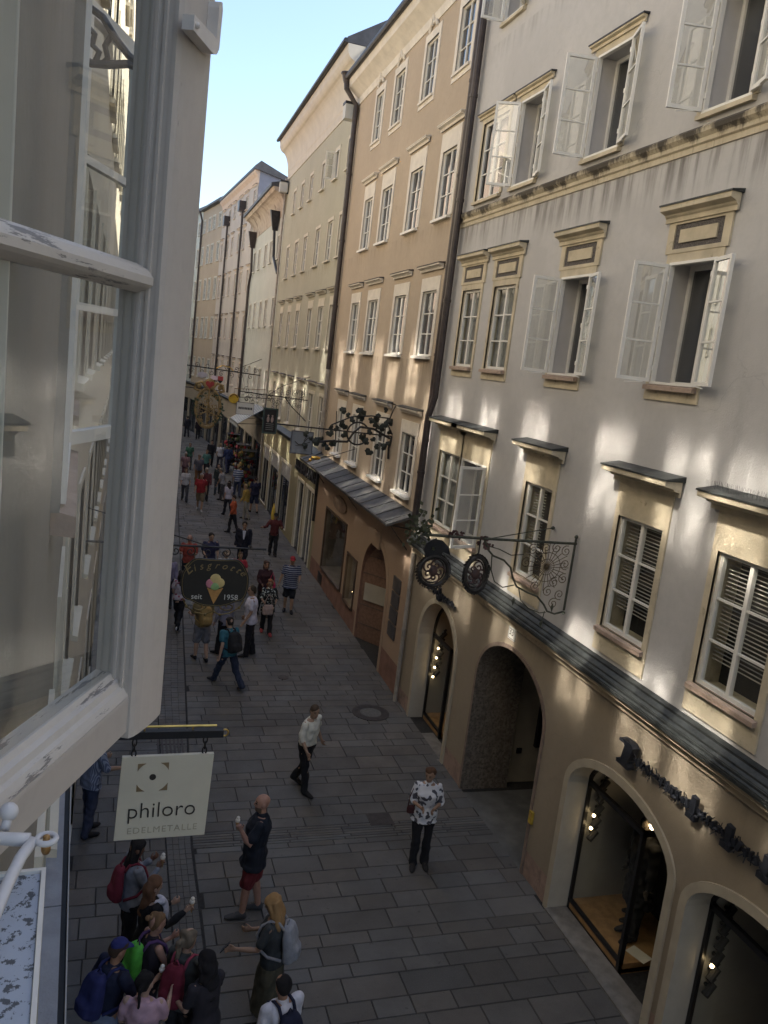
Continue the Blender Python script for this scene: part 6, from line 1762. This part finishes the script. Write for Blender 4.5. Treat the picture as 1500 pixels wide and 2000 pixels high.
# -------- middle distance
p, pi = person('youth in a teal tee and jeans striding away to the left with a black backpack', 2.60, 17.67, 1.74, 28, 'light', legs=((30, 6), (-24, 24)), arms=((-14, 10, 22, 0), (14, 10, 26, 0)), lean=7,
               top=(.03, .12, .16), sleeve='short', hem=.86, bcol=(.025, .033, .06), shoes=(.03, .03, .035), hair='short', hcol=(.02, .014, .010))
backpack(pi, 'black backpack on the striding youth in teal', (.018, .018, .02), 1.1)
p, pi = person('tall man in a white tee and black trousers seen from the side', 3.33, 19.5, 1.86, 85, 'tan', legs=((4, 2), (-6, 6)), arms=((6, 8, 30, 0), (0, 8, 30, 0)), girth=1.1, top=(.58, .55, .62), hem=.86, bcol=(.012, .012, .016), hcol=(.04, .03, .02), fine=False)
p, pi = person('woman in a black and white floral top walking in red shoes', 4.03, 21.1, 1.60, 178, 'tan', legs=((12, 6), (-10, 10)), arms=((12, 12, 70, 26), (10, 12, 70, 26)), fem=True, girth=1.1, lean=5, top=blotches('floral_print', (.012, .014, .014), (.50, .52, .48), 24, .58), sleeve='elbow', hem=.74, bcol=(.014, .014, .016), shoes=(.30, .05, .05), hair='bob', hcol=(.26, .10, .05), fine=False, head=(0, 15))
handbag(pi, (.02, .20, .05), 'pale beige tote bag carried by the woman in floral', (.38, .28, .24), .15, .26, .08)
p, pi = person('man in a red cap, striped navy polo and dark knee shorts', 4.98, 22.95, 1.74, 170, 'tan', legs=((6, 4), (-6, 5)), arms=((10, 14, 70, 20), (0, 14, 18, 0)), girth=1.2, top=stripes('navy_white_stripes', (.03, .04, .085), (.28, .30, .36), 17, 2, .66), hem=.80, bottom='shorts', bcol=(.012, .014, .02), shoes=(.015, .015, .02), hcol=(.1, .08, .06), cap=(.27, .02, .03), fine=False)
p, pi = person('woman in a dark maroon jacket walking behind the floral top', 4.15, 22.6, 1.68, 185, 'olive', legs=((10, 6), (-10, 10)), arms=((12, 10, 62, 24), (10, 10, 66, 24)), fem=True, top=(.045, .018, .022), sleeve='long', hem=.84, bcol=(.02, .02, .025), hair='bob', hcol=(.07, .04, .03), fine=False)
handbag(pi, (-.20, .12, .16), 'bright pink shoulder bag of the woman in maroon', (.45, .04, .10), .11, .18, .05)
p, pi = person('man in grey shorts and brown tee seen from behind under the oval sign', 2.13, 19.2, 1.76, 12, 'light', legs=((8, 4), (-10, 8)), arms=((16, 10, 66, 14), (10, 10, 66, 10)), top=(.16, .12, .06), hem=.90, bottom='shorts', bcol=(.16, .16, .18), shoes=(.02, .02, .022), hair='short', hcol=(.10, .07, .04), fine=False)
backpack(pi, 'ochre backpack of the man in grey shorts', (.26, .17, .06), 1.0)
p, pi = person('person in dark trousers and grey top mostly behind the oval sign', 2.72, 19.6, 1.72, 40, 'light', top=(.20, .19, .23), sleeve='long', hem=.84, bcol=(.014, .014, .018), hcol=(.03, .02, .02), fine=False)
p, pi = person('woman in black and white striding at the sash edge with a white bag', 1.72, 21.4, 1.64, -20, 'light', legs=((20, 6), (-20, 20)), arms=((10, 12, 40, 10), (-10, 10, 30, 0)), fem=True, top=blotches('pale_print_top', (.42, .38, .42), (.25, .05, .08), 14, .56), sleeve='short', hem=.92, bcol=(.012, .012, .015), shoes=(.42, .42, .44), hair='long', hcol=(.02, .015, .012), fine=False)
handbag(pi, (.24, .0, .10), 'white tote bag of the woman striding at the sash edge', (.42, .43, .42), .13, .24, .06)
p, pi = person('grey haired person in purple-grey behind the sash edge', 1.50, 23.2, 1.6, 180, 'light', top=(.20, .18, .26), sleeve='long', bcol=(.02, .02, .03), hair='short', hcol=(.30, .29, .28), fine=False)
p, pi = person('man in an orange-red tee looking down above the oval sign', 2.17, 24.95, 1.76, 170, 'red', arms=((22, 10, 84, 24), (22, 10, 84, 24)), head=(0, 18), top=(.26, .05, .035), bcol=(.02, .025, .035), hair='bald', hcol=(.15, .12, .1), fine=False)
p, pi = person('man in a navy shirt standing above the oval sign', 2.84, 25.3, 1.76, 190, 'tan', arms=((10, 10, 60, 24), (8, 10, 60, 20)), top=(.035, .035, .075), bcol=(.02, .02, .03), hcol=(.02, .015, .012), fine=False)
p, pi = person('child in a red vest over white sleeves beside the oval sign', 3.62, 24.1, 1.50, 175, 'tan', arms=((8, 14, 40, 10), (8, 14, 40, 10)), top=(.30, .03, .045), sleeve='short', bcol=(.03, .03, .035), hcol=(.10, .05, .03), fine=False)
p, pi = person('man in a pale grey top partly behind the oval sign', 3.15, 23.7, 1.64, 180, 'tan', arms=((20, 12, 90, 20), (10, 10, 40, 10)), top=(.36, .35, .33), bcol=(.03, .03, .04), hcol=(.12, .08, .05), fine=False, cap=(.28, .22, .16))
p, pi = person('street musician in a dark red waistcoat beside the shop wall', 5.62, 29.6, 1.66, 175, 'tan', legs=((8, 4), (-8, 6)), arms=((24, 20, 80, 30), (22, 30, 70, -6)), top=(.09, .02, .02), sleeve='long', hem=.86, bcol=(.014, .014, .018), hcol=(.012, .01, .01), fine=False, cap=(.012, .012, .014))
vl = empty('golden_umbrella', world(pi, pi['UP']((.10, -.14, .62))), 0, 'folded golden yellow umbrella rising behind the street musician', 'umbrella')
MB().lathe([(.02, -.30), (.06, -.24), (.085, .05), (.05, .32), (.012, .50)], (0, 0, 0), 12).build('canopy', mat('golden_fabric', (.55, .38, .06), .5, .2, 14), vl, smooth=True)
MB().tube([(0, 0, -.55), (0, 0, -.28)], .012, 6).build('handle', m_iron, vl)
p, pi = person('man in a dark suit and pale shirt walking down the middle', 4.17, 27.4, 1.74, 172, 'tan', legs=((12, 6), (-12, 12)), arms=((6, 8, 16, 0), (-6, 8, 16, 0)), top=(.014, .015, .026), coat=True, sleeve='long', hem=.80, bcol=(.014, .015, .024), hcol=(.02, .015, .012), fine=False)
MB().add([tuple(V3(q) * pi['k']) for q in [pi['UP']((-.055, .165, .50)), pi['UP']((.055, .165, .50)), pi['UP']((.02, .185, .22)), pi['UP']((-.02, .185, .22)), pi['UP']((-.055, .13, .51)), pi['UP']((.055, .13, .51)), pi['UP']((.02, .14, .22)), pi['UP']((-.02, .14, .22))]],
         [(0, 1, 2, 3), (4, 7, 6, 5), (0, 4, 5, 1), (1, 5, 6, 2), (2, 6, 7, 3), (3, 7, 4, 0)]).build('shirt_front', cloth((.46, .48, .56)), p)
far = [
    ('woman in a bright orange-red jacket seen from the side', 4.53, 33.1, 1.62, 95, dict(top=(.40, .085, .035), sleeve='long', bcol=(.016, .016, .02), hair='short', hcol=(.03, .02, .015), fem=True)),
    ('heavy man in navy shirt and shorts by the green house shop', 6.05, 37.6, 1.76, 10, dict(top=(.02, .02, .045), bottom='shorts', bcol=(.025, .03, .06), girth=1.2, hcol=(.03, .02, .02))),
    ('person in a mustard yellow jacket and pale trousers', 5.45, 36.0, 1.64, 60, dict(top=(.36, .24, .06), sleeve='long', bcol=(.26, .24, .20), hcol=(.30, .22, .12), lean=8)),
    ('woman in a white tee with dark hair behind the orange jacket', 4.72, 36.6, 1.62, 20, dict(top=(.50, .47, .54), bcol=(.03, .03, .04), hair='long', hcol=(.03, .02, .018), fem=True)),
    ('man in a pale grey tee leaning forward', 4.86, 40.2, 1.68, 60, dict(top=(.30, .29, .30), bcol=(.08, .08, .09), hcol=(.20, .17, .14), lean=14)),
    ('person in a broad blue and white striped top', 5.75, 41.5, 1.72, 5, dict(top=stripes('broad_blue_stripes', (.05, .07, .17), (.42, .44, .48), 9), sleeve='elbow', bcol=(.04, .05, .09), hcol=(.24, .17, .09))),
    ('woman with long dark hair in a dark green coat', 4.80, 41.9, 1.62, 170, dict(top=(.035, .045, .045), sleeve='long', bcol=(.04, .05, .06), hair='long', hcol=(.04, .025, .02), fem=True)),
    ('man in a bright red tee and khaki shorts walking this way', 3.55, 37.3, 1.80, 172, dict(top=(.27, .025, .03), bottom='shorts', bcol=(.17, .13, .08), shoes=(.3, .3, .3), hcol=(.30, .28, .26), girth=1.1)),
    ('person in a dark red jacket behind the red tee', 3.98, 39.6, 1.72, 175, dict(top=(.10, .03, .035), sleeve='long', bcol=(.04, .04, .05), hcol=(.32, .30, .27))),
    ('woman in a white blouse and grey trousers at the sash edge', 3.02, 39.5, 1.66, 178, dict(top=(.46, .45, .47), sleeve='elbow', bcol=(.06, .06, .07), hcol=(.10, .06, .04), fem=True, hair='bob')),
    ('man in dark blue with white shoulder bag strap far up the street', 6.15, 49.4, 1.78, 10, dict(top=(.03, .045, .12), sleeve='long', bcol=(.03, .035, .08), hcol=(.05, .03, .02))),
    ('person in a white top beside the man in dark blue', 5.85, 51.0, 1.66, 10, dict(top=(.48, .48, .52), bcol=(.05, .05, .07), hcol=(.25, .18, .12))),
    ('man in a black jacket with dark hair far up the street', 5.36, 51.6, 1.74, 178, dict(top=(.014, .014, .02), sleeve='long', bcol=(.02, .02, .025), hcol=(.02, .015, .015))),
    ('person in a teal green top with dark trousers far up the street', 4.72, 47.6, 1.6, 150, dict(top=(.07, .17, .15), bcol=(.02, .02, .025), hcol=(.12, .08, .05))),
    ('person in a grey top and rust trousers far up the street', 4.0, 44.2, 1.74, 178, dict(top=(.09, .09, .11), bcol=(.14, .07, .03), hcol=(.18, .14, .11))),
    ('person in a bright green top at the far left of the street', 3.93, 50.0, 1.64, 178, dict(top=(.05, .13, .085), bcol=(.04, .05, .05), hcol=(.14, .10, .07))),
    ('grey haired person in dusty pink at the sash edge far up the street', 3.40, 45.6, 1.62, 178, dict(top=(.22, .13, .14), bcol=(.07, .03, .04), hcol=(.34, .32, .30))),
    ('man in dark clothes at the far end of the street', 4.95, 67.5, 1.76, 10, dict(top=(.025, .025, .035), sleeve='long', bcol=(.03, .03, .04), hcol=(.02, .02, .02))),
    ('person in black walking at the far end beside the last shops', 5.75, 66.5, 1.70, 175, dict(top=(.02, .014, .018), sleeve='long', bcol=(.018, .018, .022), hcol=(.02, .02, .02))),
    ('person in dark green near the golden sign farthest up the street', 3.4, 55.0, 1.68, 178, dict(top=(.03, .06, .05), sleeve='long', bcol=(.03, .03, .035), hcol=(.04, .03, .02))),
]
for i, (lab, x, y_, h_, f_, kw) in enumerate(far):
    sw_ = 14 if i % 2 else -14
    person(lab, x, y_, h_, f_, 'tan' if i % 3 else 'light', legs=((sw_, 6), (-sw_, 12)), arms=((-sw_ * .7, 8, 26, 4), (sw_ * .7, 8, 26, 4)), fine=False, voxel=.02, **kw)
# -------- dressed window figures and their spotlights
def dummy(x, y_, label, tc, h=1.8, f=90, z=.14, head_c=(.05, .045, .04)):
    SK['dummy'] = SK.get('dummy') or mat('dummy_skin', (.10, .085, .07), .5, .1, 9)
    e, pi_ = person(label, x, y_, h, f, 'dummy', legs=((3, 2), (-3, 3)), arms=((4, 10, 14, 0), (-4, 10, 14, 0)), top=tc, coat=True, sleeve='long', hem=.55, bcol=(.025, .025, .028), hair='bald', hcol=head_c, fine=False, name='shop_dummy', cat='shop dummy', z=z)
    return e
dummy(7.25, 8.62, 'shop dummy in a long black coat at the front of the second arched window', (.010, .010, .012), 1.86)
dummy(7.55, 8.95, 'shop dummy in a dark cape deeper inside the second arched window', (.014, .013, .015), 1.80, 70)
dummy(7.35, 15.05, 'shop dummy in a brown coat with an orange hat in the first arched window', (.10, .06, .03), 1.7, 90)
ht = empty('orange_hat', (7.35, 15.05, 1.86), 0, 'orange felt hat on the dummy in the first arched window', 'hat')
MB().lathe([(.17, -.03), (.17, -.02), (.09, .0), (.085, .08), (.05, .11), (.01, .115)], (0, 0, 0), 16).build('felt', mat('orange_felt', (.40, .10, .03), .8, .12, 20), ht)
def spot(x, y_, z, label, lit):
    e = empty('spotlight', (x, y_, z), 0, label, 'spotlight', 'shop window spotlights')
    mb = MB(); mb.tube([(0, .0, 0), (0, -.05, 0)], .014, 7); mb.tube([(.03, -.05, .03), (-.05, -.07, -.04)], .030, 9); mb.tube([(-.0, -.05, .05), (.03, -.05, .08)], .016, 7)
    mb.build('can', m_black, e)
    e.scale = (1.6, 1.6, 1.6)
    if lit: MB().sphere((-.058, -.072, -.046), .015).build('bulb', m_lit, e)
ordn = ('topmost', 'second', 'middle', 'fourth', 'lowest')
for k in range(5):
    spot(6.98 - k * .012, 9.49, 2.05 - k * .2, '%s small black spotlight on the side panel of the second arched window' % ordn[k], k in (2, 3))
for k in range(6):
    spot(6.98 - k * .012, 6.81, 1.95 - k * .2, '%s small black spotlight on the side panel of the nearest arched window' % ('topmost', 'second', 'third', 'fourth', 'fifth', 'lowest')[k], k == 3)
for k in range(5):
    spot(6.98 - k * .012, 15.97, 2.0 - k * .22, '%s small lit spotlight on the side panel of the arched window by the drainpipes' % ordn[k], True)
def bulb(x, y_, z, label, m, r=.07):
    e = empty('pendant_lamp', (x, y_, z), 0, label, 'lamp')
    MB().sphere((0, 0, 0), r, 0, 12).build('bulb', m, e, smooth=True)
    mb = MB(); mb.lathe([(r * .3, r * .9), (r * 1.15, r * .75), (r * 1.2, r * .4), (r * 1.15, r * .4)], (0, 0, 0), 12); mb.tube([(0, 0, r), (0, 0, .6)], .008, 5)
    mb.build('shade', m_black, e)
bulb(7.15, 8.42, 1.98, 'glowing warm lamp above the black coats in the second arched window', m_lit, .075)
bulb(7.2, 14.6, 2.35, 'glowing orange lamp in the arched window by the drainpipes', m_lit_orange, .09)
cd_ = empty('price_card', (7.15, 8.25, .146), rad(20), 'pale price card lying on the wooden floor of the second arched window', 'card')
MB().box(-.1, .1, -.15, .15, .0, .006).build('card', mat('pale_card', (.62, .58, .48), .7, .04, 4), cd_)
print('objects', len(bpy.data.objects))
